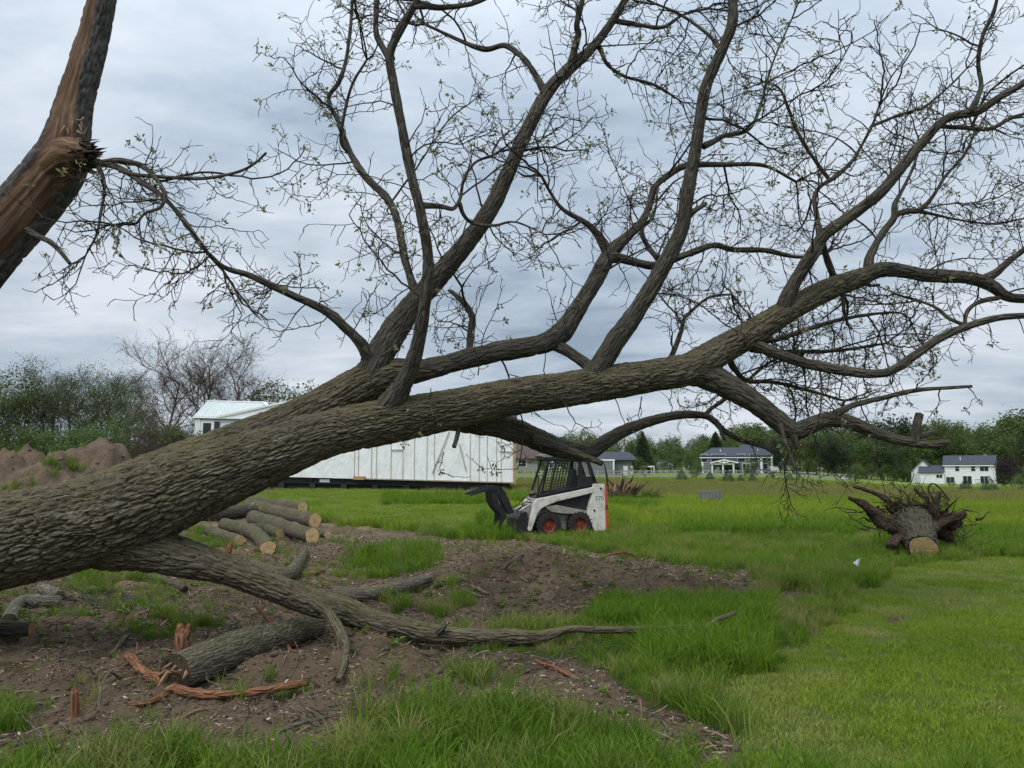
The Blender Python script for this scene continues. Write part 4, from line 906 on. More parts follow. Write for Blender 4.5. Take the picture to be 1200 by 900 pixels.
g = Gp(728, 588); S2 = thing('splintered_stump', 'splintered uprooted stump with pale torn wood standing upright beyond the loader', 'stump', tuple(g))
u_ = mpp(728, 570, g[1])
cl = MB(); blob(cl, g + np.array([0, 0, 8 * u_]), 15 * u_, 3, 3, .5, (1, .8, .8)); add('soil_clump', cl.mesh('soil_clump', sm=True), M['soil'], S2)
for i in range(34):
    p = g + np.array([RNG.uniform(-14, 14) * u_, RNG.uniform(-.4, .3), RNG.uniform(2, 12) * u_]); d = np.array([(p[0] - g[0]) / (14 * u_) * .8 + RNG.normal() * .25, -.3 + RNG.normal() * .2, RNG.uniform(.4, 1.2)])
    L = root_line(p, d, RNG.uniform(12, 26) * u_, RNG.uniform(1.2, 2.8) * u_, 5, .22); 
    add('root', bark_tube('root', L, .08, .05, .08, (.03, .1), 9, .25), M['torn_wood'] if i % 3 == 0 else M['root'], S2)
add('root', bark_tube('root', [(*P(712, 575, g[1] - .2), 1.6 * u_), (*P(711, 558, g[1] - .2), 1.3 * u_), (*P(708, 543, g[1] - .2), .6 * u_)], .08, .05, .08, (.03, .1), 9, .1), M['root'], S2)
TR = Twigs()
for i in range(70):
    p = Gp(760 + RNG.normal() * 8, 588) + np.array([0, 0, RNG.uniform(.02, .3)]); L = root_line(p, np.array([RNG.normal(), RNG.normal() * .4, RNG.uniform(-.1, .8)]), RNG.uniform(.3, .8), RNG.uniform(.012, .03), 5, .4); TR.line([q[:3] for q in L], L[0][3], .004, 4)
tag(add('brush_heap', TR.mesh('brush_heap'), M['root']), 'small heap of dark brush beside the splintered uprooted stump', 'brush heap')

# ------------------------------------------------------------------ weathered wooden crate in the field
g = Gp(832, 590); u_ = mpp(832, 583, g[1])
CR = thing('wooden_crate', 'weathered grey wooden crate standing alone in the hay field', 'crate', tuple(g))
w_, h_, dd_ = 23 * u_, 15 * u_, 18 * u_; lean = .05
for i in range(6):
    x0 = -w_ / 2 + w_ * i / 6; x1 = x0 + w_ / 6 - .012
    for yy in (-dd_ / 2, dd_ / 2):
        b = MB(); o_ = RNG.uniform(-.01, .01)
        b.prism([g + np.array([x0, yy - .015 + o_, -.05]), g + np.array([x1, yy - .015 + o_, -.05]), g + np.array([x1 + lean, yy - .015, h_ + RNG.uniform(-.02, .02)]), g + np.array([x0 + lean, yy - .015, h_ + RNG.uniform(-.02, .02)])],
                [g + np.array([x0, yy + .015 + o_, -.05]), g + np.array([x1, yy + .015 + o_, -.05]), g + np.array([x1 + lean, yy + .015, h_ + .0]), g + np.array([x0 + lean, yy + .015, h_ + .0])])
        add('board', bk_obj(b.mesh('board')), M['grey_wood'], CR)
for sx_ in (-1, 1):
    b = MB(); b.box(g + np.array([sx_ * (w_ / 2 - .01) + lean / 2, 0, h_ / 2 - .03]), (.03, dd_ - .04, h_ - .04)); add('side_panel', bk_obj(b.mesh('side_panel')), M['grey_wood'], CR)
b = MB(); b.box(g + np.array([lean, 0, h_ - .06]), (w_ - .08, dd_ - .05, .05)); add('top_board', bk_obj(b.mesh('top_board')), M['grey_wood'], CR)

# ------------------------------------------------------------------ marker flag
g = Gp(1009, 676); u_ = 1.25 * mpp(1005, 668, g[1])
M['flag'] = plain('flag', (.82, .83, .86), .5, .05, 6, .1)
M['wire'] = plain('wire', (.25, .25, .25), .5, .1)
FL = thing('marker_flag', 'small white triangular marker flag on a thin wire in the grass', 'flag', tuple(g))
b = MB(); b.tube([g + np.array([0, 0, -.05]), g + np.array([-.5 * u_, 0, 8 * u_]), g + np.array([-1.2 * u_, 0, 17 * u_])], .0025, 6); b.build('wire', M['wire'], FL)
nf = 7; v = []; f_ = []
for i in range(nf):
    for j in range(nf):
        s_ = i / (nf - 1); t_ = j / (nf - 1); x_ = -1.2 * u_ - 7 * u_ * s_ * (1 - t_ * .9) + 1.2 * u_ * (1 - t_); z_ = 17 * u_ - 10 * u_ * t_ - 4 * u_ * s_ * (1 - t_)
        v.append(g + np.array([x_, .02 * math.sin(4 * s_ + t_ * 2), z_]))
for i in range(nf - 1):
    for j in range(nf - 1): a = i * nf + j; f_.append((a, a + nf, a + nf + 1, a + 1))
v2 = [p + np.array([0, .0015, 0]) for p in v]; n_ = len(v)
b = MB(); b.raw(v, f_); b.raw(v2, [q[::-1] for q in f_]); add('pennant', b.mesh('pennant', sm=True), M['flag'], FL)

# ================================================================== SKID STEER LOADER
def worn_paint(name, col, dirt, amt, sc=5.0):
    t = NT(name); o = t.obj(); n = t.noise(o, sc, 6, .7); n2_ = t.noise(o, sc * 6, 5, .7); c = t.mix(t.ramp(t.math('ADD', t.math('MULTIPLY', n, .65), t.math('MULTIPLY', n2_, .35)), (.48, 0.0), (.64, amt)), col, dirt)
    return t.fin(c, t.ramp(n2_, (.3, .35), (.7, .7)), t.bump(n2_, .15, .004))
M['white_paint'] = worn_paint('white_paint', (.68, .66, .60), (.27, .23, .175), .85)
M['black_metal'] = plain('black_metal', (.022, .022, .024), .5, .3, 8, .15)
M['dark_panel'] = plain('dark_panel', (.03, .032, .036), .55, .3, 6, .1)
M['orange'] = plain('orange_paint', (.55, .085, .035), .45, .15, 6, .08)
M['rim_red'] = plain('rim_red', (.20, .045, .032), .6, .35, 20, .2)
M['rubber'] = plain('rubber', (.028, .026, .024), .85, .3, 14, .4)
M['worn_grey'] = plain('worn_grey', (.30, .275, .24), .6, .35, 9, .25)
M['steel'] = plain('steel', (.30, .30, .30), .4, .2, 10, .1, metal=.7)
M['decal'] = plain('decal', (.10, .10, .11), .6, .1)
g = Gp(655, 628); g[2] = height(g[0], g[1])
YAW = R(15); K = mpp(655, 590, g[1]) / 6.0
Fv = np.array([-math.cos(YAW), -math.sin(YAW), 0]); Nv = np.array([math.sin(YAW), -math.cos(YAW), 0]); Zv = np.array([0, 0, 1.0])
O_ = g + np.array([0, .30, -.02])
def sk(f, s, z): return O_ + Fv * f + Nv * s + Zv * z
def cz(cx, cy): return ((688 - cx) * K / math.cos(YAW), (650 - cy) * K)
LOADER = thing('skid_steer_loader', 'compact white skid steer loader with black cage cab and front grapple', 'loader', tuple(O_))
def prof(name, poly, s0, s1, mat, parent=None, bevel=.008):
    q = [cz(*p) for p in poly]; b = MB(); b.prism([sk(f, s0, z) for f, z in q], [sk(f, s1, z) for f, z in q]); return b.build(name, mat, parent or LOADER, bevel)
WB, WT = .47, .29
prof('chassis', [(500, 470), (860, 480), (860, 575), (820, 600), (520, 600), (480, 560)], -.27, .27, M['worn_grey'])
prof('engine_housing', [(800, 320), (975, 300), (975, 600), (860, 600), (800, 480)], -.29, .29, M['dark_panel'])
for sgn in (1, -1):
    a_, b_ = (.315, .465) if sgn == 1 else (-.465, -.315)
    tw_ = prof('side_tower', [(908, 282), (983, 284), (986, 612), (905, 614), (850, 492), (893, 345)], a_, b_, M['white_paint'], bevel=.012)
    prof('lift_arm', [(902, 306), (503, 384), (482, 402), (462, 470), (430, 588), (440, 602), (458, 600), (497, 492), (522, 455), (552, 436), (640, 403), (893, 346)], a_ + (.05 if sgn == 1 else 0), b_ - (0 if sgn == 1 else .05), M['white_paint'], bevel=.01)
    prof('lower_link', [(552, 438), (640, 428), (858, 470), (852, 494), (690, 488), (600, 476)], a_ + .02, b_ - .02, M['worn_grey'])
    prof('side_recess', [(600, 400), (893, 340), (862, 470), (600, 440)], a_ - .01 if sgn == 1 else b_ - .02, a_ + .02 if sgn == 1 else b_ + .01, M['dark_panel'], bevel=0)
    prof('fender', [(500, 500), (560, 455), (640, 470), (700, 500), (860, 500), (880, 520), (500, 520)], .22 * sgn - .04, .22 * sgn + .04, M['worn_grey'], bevel=.005)
    # pivot bolts, handle on the tower
    for (cx, cy) in ((950, 315), (903, 468)):
        f, z = cz(cx, cy); b = MB(); b.tube([sk(f, (b_ if sgn == 1 else a_) - .004 * sgn, z), sk(f, (b_ if sgn == 1 else a_) + .022 * sgn, z)], .024, 12)
        b.build('pivot_bolt', M['black_metal'], tw_)
    f0, z0 = cz(640, 415); f1, z1 = cz(855, 462); b = MB(); b.tube([sk(f0, .37 * sgn, z0), sk(f1, .37 * sgn, z1)], .025, 10); b.build('lift_cylinder', M['black_metal'], LOADER)
    # hydraulic tilt cylinder at the front
    f0, z0 = cz(470, 440); f1, z1 = cz(395, 470); b = MB(); b.tube([sk(f0, .22 * sgn, z0 + .05), sk(f1, .22 * sgn, z1)], .022, 10); b.build('tilt_cylinder', M['steel'], LOADER)
prof('tailgate', [(978, 284), (1004, 302), (1008, 600), (986, 612), (976, 600)], -.45, .45, M['orange'], bevel=.01)
for cy in (380, 440, 500):
    f, z = cz(1009, cy); b = MB(); b.box(sk(f, 0, z), (.015, .6, .05), Matrix.Rotation(-YAW, 3, 'Z')); b.build('grille_slot', M['black_metal'], LOADER)
f, z = cz(992, 445); b = MB(); b.box(sk(f - .01, .47, z), (.03, .02, .09), Matrix.Rotation(-YAW, 3, 'Z')); b.build('tail_light', M['black_metal'], LOADER)
prof('front_body', [(505, 380), (555, 372), (560, 480), (505, 560), (470, 560), (480, 440)], -.30, .30, M['worn_grey'])
b = MB(); f, z = cz(450, 560); b.tube([sk(f, -.42, z), sk(f, .42, z)], .04, 12); b.build('cross_tube', M['white_paint'], LOADER)
# cab
def cabbar(p, q, s, w=.04): 
    a = cz(*p); c = cz(*q); b = MB(); b.bar(sk(a[0], s, a[1]), sk(c[0], s, c[1]), w, w); return b
for s in (.30, -.30):
    for (p, q, w) in (((512, 365), (595, 118), .045), ((598, 350), (652, 115), .045), ((505, 366), (945, 278), .045), ((560, 112), (890, 122), .045)):
        cabbar(p, q, s, w).build('cab_post', M['black_metal'], LOADER, .004)
    prof('rear_pillar', [(795, 305), (942, 276), (925, 225), (870, 232), (835, 215), (835, 128), (815, 122)], s - .02, s + .02, M['black_metal'], bevel=.004)
    prof('rear_pillar', [(890, 118), (942, 276), (915, 282), (868, 128)], s - .02, s + .02, M['black_metal'], bevel=.004)
    gm = MB()
    for i in range(1, 9):
        t_ = i / 9; p = (598 + (800 - 598) * t_, 350 + (308 - 350) * t_); q = (652 + (835 - 652) * t_, 118 + 4 * t_); a = cz(*p); c = cz(*q); gm.bar(sk(a[0], s, a[1]), sk(c[0], s, c[1]), .012)
    for i in range(1, 11):
        t_ = i / 11; p = (598 + (652 - 598) * t_, 350 + (118 - 350) * t_); q = (800 + (835 - 800) * t_, 308 + (122 - 308) * t_); a = cz(*p); c = cz(*q); gm.bar(sk(a[0], s, a[1]), sk(c[0], s, c[1]), .012)
    gm.build('side_screen', M['black_metal'], LOADER)
prof('rear_window_screen', [(842, 130), (868, 130), (905, 225), (872, 226)], .285, .292, M['steel'], bevel=0)
roof = prof('cab_roof', [(560, 98), (700, 92), (888, 104), (893, 124), (560, 114)], -.33, .33, M['black_metal'], bevel=.01)
prof('roof_visor', [(540, 82), (590, 74), (618, 88), (612, 98), (556, 97)], -.30, .30, M['worn_grey'], bevel=.006)
prof('seat', [(640, 330), (760, 315), (790, 180), (810, 180), (805, 345), (650, 365)], -.18, .18, M['dark_panel'], bevel=.02)
prof('cab_floor', [(505, 372), (940, 285), (940, 330), (505, 400)], -.29, .29, M['dark_panel'], bevel=.005)
for s in (.22, -.22):
    a = cz(560, 350); c = cz(570, 235); b = MB(); b.tube([sk(a[0], s, a[1]), sk(c[0], s, c[1]), sk(c[0] + .04, s, c[1] + .05)], .014, 8); b.build('control_lever', M['black_metal'], LOADER)
b = MB(); a = cz(485, 330); c = cz(515, 225); d_ = cz(545, 225); e_ = cz(520, 350)
b.tube([sk(*(e_[0], .32, e_[1])), sk(a[0], .32, a[1]), sk(c[0], .32, c[1]), sk(d_[0], .32, d_[1])], .010, 8); b.build('grab_rail', M['black_metal'], LOADER)
b = MB()
for s in (.26, -.26):
    f, z = cz(523, 345); b.box(sk(f, s, z), (.07, .10, .07), Matrix.Rotation(-YAW, 3, 'Z'))
b.build('work_lights', M['steel'], LOADER)
# wheels
def wheel(cx, sgn):
    f, _ = cz(cx, 0); rad = 87 * K; w_ = .17; s0 = .30 * sgn; zc = rad - .01
    pr = [(.0, .55), (.005, .60), (.02, .92), (.05, .985), (.5, 1.0), (.95, .985), (.98, .92), (.995, .60), (1, .55)]
    n = 40; v = []; fc = []
    for (t_, rr) in pr:
        for k in range(n):
            a = 2 * math.pi * k / n; v.append(sk(f + math.cos(a) * rad * rr, s0 + sgn * w_ * t_, zc + math.sin(a) * rad * rr))
    for j in range(len(pr) - 1):
        for k in range(n): fc.append((j * n + k, j * n + (k + 1) % n, (j + 1) * n + (k + 1) % n, (j + 1) * n + k))
    hub0 = sk(f, s0, zc); wh = MB(); wh.tube([sk(f, s0 - sgn * .06, zc), sk(f, s0 + sgn * w_ * .55, zc)], rad * .2, 14); w = wh.build('wheel', M['black_metal'], LOADER)
    b = MB(); b.raw(v, fc); add('tyre', b.mesh('tyre', sm=True), M['rubber'], w)
    for k in range(20):
        a = 2 * math.pi * k / 20
        for half in (0, 1):
            a2 = a + half * math.pi / 20; lug = MB(); c = sk(f + math.cos(a2) * rad * 1.0, s0 + sgn * w_ * (.27 + .46 * half), zc + math.sin(a2) * rad * 1.0)
            Rm = Matrix((Fv, Nv, Zv)).transposed() @ Matrix.Rotation(-a2, 3, 'Y') @ Matrix.Rotation(.45 * (1 if half else -1), 3, 'X')
            lug.box(c, (.028, w_ * .56, .034), Rm); add('tread_lug', lug.mesh('tread_lug'), M['rubber'], w)
    r_ = MB(); n = 28; pr = [(.86, .60), (.92, .585), (.80, .50), (.62, .46), (.62, .22), (.72, .20), (.74, .02)]; v = []; fc = []
    for (t_, rr) in pr:
        for k in range(n):
            a = 2 * math.pi * k / n; v.append(sk(f + math.cos(a) * rad * rr, s0 + sgn * w_ * t_, zc + math.sin(a) * rad * rr))
    for j in range(len(pr) - 1):
        for k in range(n): fc.append((j * n + k, j * n + (k + 1) % n, (j + 1) * n + (k + 1) % n, (j + 1) * n + k))
    r_.raw(v, fc)
    for k in range(8):
        a = 2 * math.pi * k / 8; c = (math.cos(a) * rad * .33, math.sin(a) * rad * .33); r_.tube([sk(f + c[0], s0 + sgn * w_ * .60, zc + c[1]), sk(f + c[0], s0 + sgn * w_ * .70, zc + c[1])], .011, 6)
    r_.build('rim', M['rim_red'], w, sm=False)
for cx in (580, 802):
    for sgn in (1, -1): wheel(cx, sgn)
# front grapple bucket
prof('grapple_back_plate', [(425, 470), (395, 478), (360, 520), (352, 600), (420, 650), (436, 640), (436, 500)], -.44, .44, M['black_metal'], bevel=.006)
for s in (-.44, .43): prof('grapple_side', [(432, 475), (385, 478), (365, 560), (320, 612), (300, 630), (420, 655)], s, s + .015, M['black_metal'], bevel=0)
for s in (-.42, -.21, 0, .21, .41): prof('lower_tine', [(430, 560), (345, 590), (230, 604), (150, 612), (152, 620), (240, 628), (425, 652)], s - .012, s + .012, M['black_metal'], bevel=0)
for s in (-.25, .25):
    for o_ in (-.06, .06):
        prof('upper_claw', [(352, 480), (318, 400), (287, 330), (255, 300), (205, 290), (48, 350), (58, 359), (190, 322), (200, 400), (225, 450), (262, 490), (252, 555), (226, 606), (250, 600), (276, 540), (300, 505), (290, 470), (246, 420), (228, 340), (262, 395), (310, 490)], s + o_ - .012, s + o_ + .012, M['black_metal'], bevel=0)
    f0, z0 = cz(225, 330); f1, z1 = cz(262, 450); b = MB(); b.tube([sk(f0, s, z0), sk(f1, s, z1)], .022, 10); b.build('claw_cylinder', M['steel'], LOADER)
    f0, z0 = cz(215, 305); b = MB(); b.tube([sk(f0, s - .1, z0 - .05), sk(f0, s + .1, z0 - .05)], .03, 10); b.build('claw_pin', M['black_metal'], LOADER)
b = MB(); f0, z0 = cz(262, 320); b.tube([sk(f0, -.32, z0), sk(f0, .32, z0)], .03, 10); b.build('claw_cross_tube', M['black_metal'], LOADER)
for (q, s_, r_) in (([(520, 430), (470, 410), (430, 420), (400, 470)], .12, .012), ([(520, 440), (460, 430), (415, 450), (390, 480)], .06, .010), ([(500, 400), (450, 380), (400, 430), (330, 450), (262, 430)], -.05, .011), ([(560, 450), (520, 470), (470, 500), (440, 540)], .30, .012)):
    b = MB(); pp = crom([(*sk(cz(*p)[0], s_, cz(*p)[1]), r_) for p in q], .03); b.tube([p[:3] for p in pp], r_, 7); b.build('hose', M['rubber'], LOADER, sm=True)
# model number on the tower
def text(body, mat, size, origin, xdir, ydir, parent, name='lettering'):
    cu = bpy.data.curves.new('t', 'FONT'); cu.body = body; cu.size = size; cu.align_x = 'CENTER'; cu.align_y = 'CENTER'; cu.resolution_u = 2
    o = bpy.data.objects.new('t', cu); COL.objects.link(o); dg = bpy.context.evaluated_depsgraph_get(); me = bpy.data.meshes.new_from_object(o.evaluated_get(dg)); bpy.data.objects.remove(o)
    x = Vector(xdir).normalized(); y = Vector(ydir).normalized(); z = x.cross(y)
    me.transform(Matrix((x, y, z)).transposed().to_4x4()); me.transform(Matrix.Translation(Vector(origin))); me.materials.clear(); return add(name, me, mat, parent)
f, z = cz(942, 385); text('S70', M['decal'], .15, sk(f, .469, z), -Fv, Zv, LOADER)
f, z = cz(945, 340); text('bobcat', M['decal'], .05, sk(f, .469, z), -Fv, Zv, LOADER) if False else None

# ================================================================== WRAPPED MODULAR HOUSE ON A CARRIER
def wrap_mat(name, col, green=0.0):
    t = NT(name); o = t.obj(); n = t.noise(t.map(o, (.8, .8, .30)), 1.3, 4, .55, 1.6); n2_ = t.noise(t.map(o, (1.2, 1.2, .28)), 2.6, 4, .6, 2.0)
    c = t.ramp(n, (.3, tuple(x * .93 for x in col)), (.6, col)); h = t.math('ADD', n, t.math('MULTIPLY', n2_, .6))
    return t.fin(c, .32, t.bump(h, .65, .16), Specular_IOR_Level=.45)
M['wrap'] = wrap_mat('plastic_wrap', (.88, .89, .90)); M['wrap_roof'] = wrap_mat('plastic_wrap_roof', (.55, .61, .59))
M['batten'] = plain('batten', (.36, .30, .23), .8, .2, 3)
M['trim_white'] = plain('trim_white', (.76, .77, .77), .5, .06, 2, .05)
M['shingle_dark'] = plain('shingle_dark', (.045, .048, .058), .9, .3, 6, .5, bd=.02)
M['glass'] = plain('glass', (.03, .035, .042), .12, .3, .5, .02)
M['timber'] = plain('timber', (.42, .27, .14), .8, .2, 3)
pA = P(603, 566, 54.0); pB = P(228, 556, 54.4)
Lv = pB - pA; WLEN = np.hypot(Lv[0], Lv[1]); tilt = (pB[2] - pA[2]) / WLEN
Lh = np.array([Lv[0], Lv[1], 0]) / WLEN; Bk = np.array([-Lh[1], Lh[0], 0]); Bk = Bk if Bk[1] > 0 else -Bk
def tl(l, d, h): return pA + Lh * l + Bk * d + Zv * (h + tilt * l)
def wall_at(px, py):
    """(l, h) of the wall-plane point seen at this pixel"""
    r = ray(px, py); nrm = Bk; k = np.dot(pA - np.array([0, 0, EYE]), nrm) / np.dot(r, nrm); p = np.array([0, 0, EYE]) + r * k
    l = np.dot(p - pA, Lh); return l, p[2] - pA[2] - tilt * l
HOUSE = thing('wrapped_house', 'long modular house section wrapped in white plastic on a black steel carrier', 'house', tuple(tl(WLEN / 2, 2, -1)))
eave = wall_at(232, 489)[1]; DEP = 4.2
def tbox(name, l0, l1, d0, d1, h0, h1, mat, parent=None, bevel=0):
    b = MB(); b.prism([tl(l0, d0, h0), tl(l1, d0, h0), tl(l1, d0, h1), tl(l0, d0, h1)], [tl(l0, d1, h0), tl(l1, d1, h0), tl(l1, d1, h1), tl(l0, d1, h1)]); return b.build(name, mat, parent or HOUSE, bevel)
# wrapped walls as a slightly billowing sheet over a solid body
nl, nh = 150, 24; v = []; fc = []
for i in range(nl + 1):
    for j in range(nh + 1):
        l = WLEN * i / nl; h = eave * j / nh; bul = .05 * float(fbm(np.array(l * .9), np.array(h * .7), 3, 5) - .5) + .03 * abs(math.sin(l * 2.6)) * math.sin(math.pi * j / nh)
        v.append(tl(l, -.06 - bul, h))
for i in range(nl):
    for j in range(nh): a = i * (nh + 1) + j; fc.append((a, a + nh + 1, a + nh + 2, a + 1))
b = MB(); b.raw(v, fc); add('wrap_sheet', b.mesh('wrap_sheet', sm=True), M['wrap'], HOUSE)
tbox('body', 0, WLEN, .06, DEP, 0, eave - .01, M['wrap'])
# roof
rid = wall_at(260, 469); rh = rid[1]; rd = 2.1
def roof_pt(px, py):
    """where the pixel's ray meets the front roof plane"""
    a = tl(0, 0, eave); n = np.cross(tl(1, 0, eave) - a, tl(0, rd, rh) - a); r = ray(px, py); k = np.dot(a - np.array([0, 0, EYE]), n) / np.dot(r, n); return np.array([0, 0, EYE]) + r * k
rise = (rh - eave)
b = MB(); b.prism([tl(-.15, -.25, eave - .1), tl(-.15, rd, rh), tl(-.15, DEP + .25, eave - .1)], [tl(WLEN + .15, -.25, eave - .1), tl(WLEN + .15, rd, rh), tl(WLEN + .15, DEP + .25, eave - .1)]); b.build('roof', M['shingle_dark'], HOUSE)
up3 = np.cross(tl(1, 0, 0) - tl(0, 0, 0), tl(0, rd, rise) - tl(0, 0, 0)); up3 = unit(up3); up3 = up3 if up3[2] > 0 else -up3
l_e = wall_at(297, 489)[0]
def rp(l, t_, o=.05): return tl(l, -.25 + (rd + .25) * t_, eave - .1 + (rh - eave + .1) * t_) + up3 * o
q = [rp(WLEN + .2, -.02), rp(l_e + .5, -.02), rp(l_e - 1.2, .5), rp(l_e, 1.0), rp(WLEN + .2, 1.0)]
b = MB(); b.prism(q, [p + up3 * .03 for p in q]); b.build('roof_wrap', M['wrap_roof'], HOUSE)
for l in np.linspace(l_e + 1.2, WLEN - .3, 3): b = MB(); b.bar(rp(l, .02, .1), rp(l + RNG.normal() * .1, .97, .1), .05, .03); b.build('roof_batten', M['trim_white'], HOUSE)
b = MB(); b.bar(rp(WLEN + .2, 1.0, .1), rp(l_e, 1.0, .1), .16, .1); b.build('ridge_cap', M['trim_white'], HOUSE)
b = MB(); b.bar(rp(l_e, 1.0, .12), rp(l_e - 1.3, .40, .12), .28, .06); b.build('wrap_edge', M['trim_white'], HOUSE)
b = MB(); b.bar(rp(l_e, 1.0, .06), rp(0, 1.0, .06), .10, .06); b.build('ridge_cap', M['trim_white'], HOUSE)
# cross gable beside the corner
l0 = wall_at(258, 489)[0]; ph = wall_at(310, 478)[1] - eave; slope = ph / (l0 - wall_at(310, 478)[0]); lp = l0 - rise * .95 / slope
lp = max(lp, 3.0); l1_ = 2 * lp - l0
b = MB(); b.prism([tl(l0, -.2, eave), tl(lp, -.2, eave + slope * (l0 - lp)), tl(max(.5, l1_), -.2, eave + max(0, slope * (l0 - lp) - slope * (lp - max(.5, l1_))))], [tl(l0, 1.6, eave), tl(lp, 1.6, eave + slope * (l0 - lp)), tl(max(.5, l1_), 1.6, eave + max(0, slope * (l0 - lp) - slope * (lp - max(.5, l1_))))]); b.build('gable', M['wrap'], HOUSE)
b = MB(); b.bar(tl(l0 + .2, -.24, eave + .02), tl(lp, -.24, eave + slope * (l0 - lp) + .05), .1, .14); b.build('rake_board', M['trim_white'], HOUSE)
b = MB(); b.bar(tl(l0, -.15, eave + .01), tl(WLEN + .1, -.15, eave + .01), .14, .16); b.build('fascia', M['trim_white'], HOUSE)
# corner boards, window
tbox('corner_board', WLEN - .32, WLEN + .05, -.2, -.1, 0, eave - .08, M['trim_white']); tbox('corner_post', -.08, .10, -.16, .06, -.1, eave, M['timber'])
wa = wall_at(237, 520); wb = wall_at(250, 495)
WIN = tbox('window', wb[0] - .12, wa[0] + .12, -.17, -.12, wa[1] - 1.0, wb[1] + .12, M['trim_white'])
mh = (wa[1] - .7 + wb[1]) / 2
tbox('pane', wb[0] + .08, wa[0] - .08, -.185, -.172, mh + .10, wb[1] - .06, M['glass'], WIN); tbox('pane', wb[0] + .08, wa[0] - .08, -.185, -.172, wa[1] - .85, mh - .02, M['glass'], WIN)
for s_ in (wa[0] + .18, wb[0] - .5): tbox('shutter', s_, s_ + .32, -.16, -.115, wa[1] - 1.0, wb[1] + .05, M['shingle_dark'])
# battens holding the plastic
for cx in (325, 345, 410, 435, 508, 568, 625, 688, 725, 905, 950, 990, 1037, 1060):
    px = 340 + cx / 4.286; l = wall_at(px, 540)[0]; tbox('batten', l - .015, l + .015, -.125, -.10, .02, eave - .05, M['batten'])
for (x0, y0, x1, y1) in ((800, 110, 715, 320), (850, 170, 885, 310), (1050, 208, 1128, 215), (508, 203, 568, 203)):
    a = wall_at(340 + x0 / 4.286, 480 + y0 / 4.286); c = wall_at(340 + x1 / 4.286, 480 + y1 / 4.286); b = MB(); b.bar(tl(a[0], -.15, a[1]), tl(c[0], -.15, c[1]), .05, .05); b.build('batten', M['batten'], HOUSE)
for k in range(9):
    l = WLEN + .1 - 0; 
tbox('sill_board', 0, 11, -.2, -.08, -.02, .06, M['batten'])
tl0 = wall_at(422, 554)[0]; tbox('timber_end', tl0 - .4, tl0 + .35, -.6, -.1, -.05, .18, M['timber'])
# carrier
tbox('carrier_beam', .4, WLEN - .4, .15, .35, -.42, -.03, M['black_metal']); tbox('carrier_beam', .4, WLEN - .4, DEP - .5, DEP - .3, -.42, -.03, M['black_metal'])
for l in np.arange(1.0, WLEN - .5, 2.2):
    tbox('cross_member', l, l + .1, .0, DEP, -.20, -.05, M['black_metal'])
    b0 = tl(l, .3, -.42); gz = float(height(b0[0], b0[1])); 
    for d in (.3, DEP - .4):
        b0 = tl(l, d, -.42); b = MB(); b.box((b0[0], b0[1], (b0[2] + gz) / 2 - .03), (.4, .4, max(.12, b0[2] - gz + .1))); b.build('support_pier', M['dark_panel'], HOUSE)
tt = wall_at(380, 558); tbox('tag_plate', tt[0] - .35, tt[0] + .35, .11, .14, -.30, -.08, M['trim_white'])
tbox('underside_shade', .6, WLEN - .6, .42, .48, -1.0, -.1, M['shingle_dark'])  # dark sheet added to stand in for the shade beneath the house

# ================================================================== HOUSES BEYOND THE FIELD
M['siding_grey'] = NT('siding_grey')
def siding(name, col):
    t = NT(name); p = t.pos(); sx = t.n('ShaderNodeSeparateXYZ'); t.l(p, sx.inputs[0]); w = t.math('FRACT', t.math('MULTIPLY', sx.outputs['Z'], 5.0))
    n = t.noise(p, .8, 4, .6); c = t.ramp(n, (.3, tuple(x * .9 for x in col)), (.7, col)); return t.fin(c, .6, t.bump(w, .5, .02))
bpy.data.materials.remove(M['siding_grey'].m)
M['siding_grey'] = siding('siding_grey', (.175, .185, .205)); M['siding_white'] = siding('siding_white', (.78, .79, .80)); M['siding_tan'] = siding('siding_tan', (.30, .29, .26))
M['roof_slate'] = plain('roof_slate', (.06, .068, .085), .85, .2, 2, .4, bd=.03); M['roof_brown'] = plain('roof_brown', (.10, .075, .065), .85, .2, 2, .4, bd=.03)
M['door_white'] = plain('door_white', (.7, .7, .7), .5, .06)
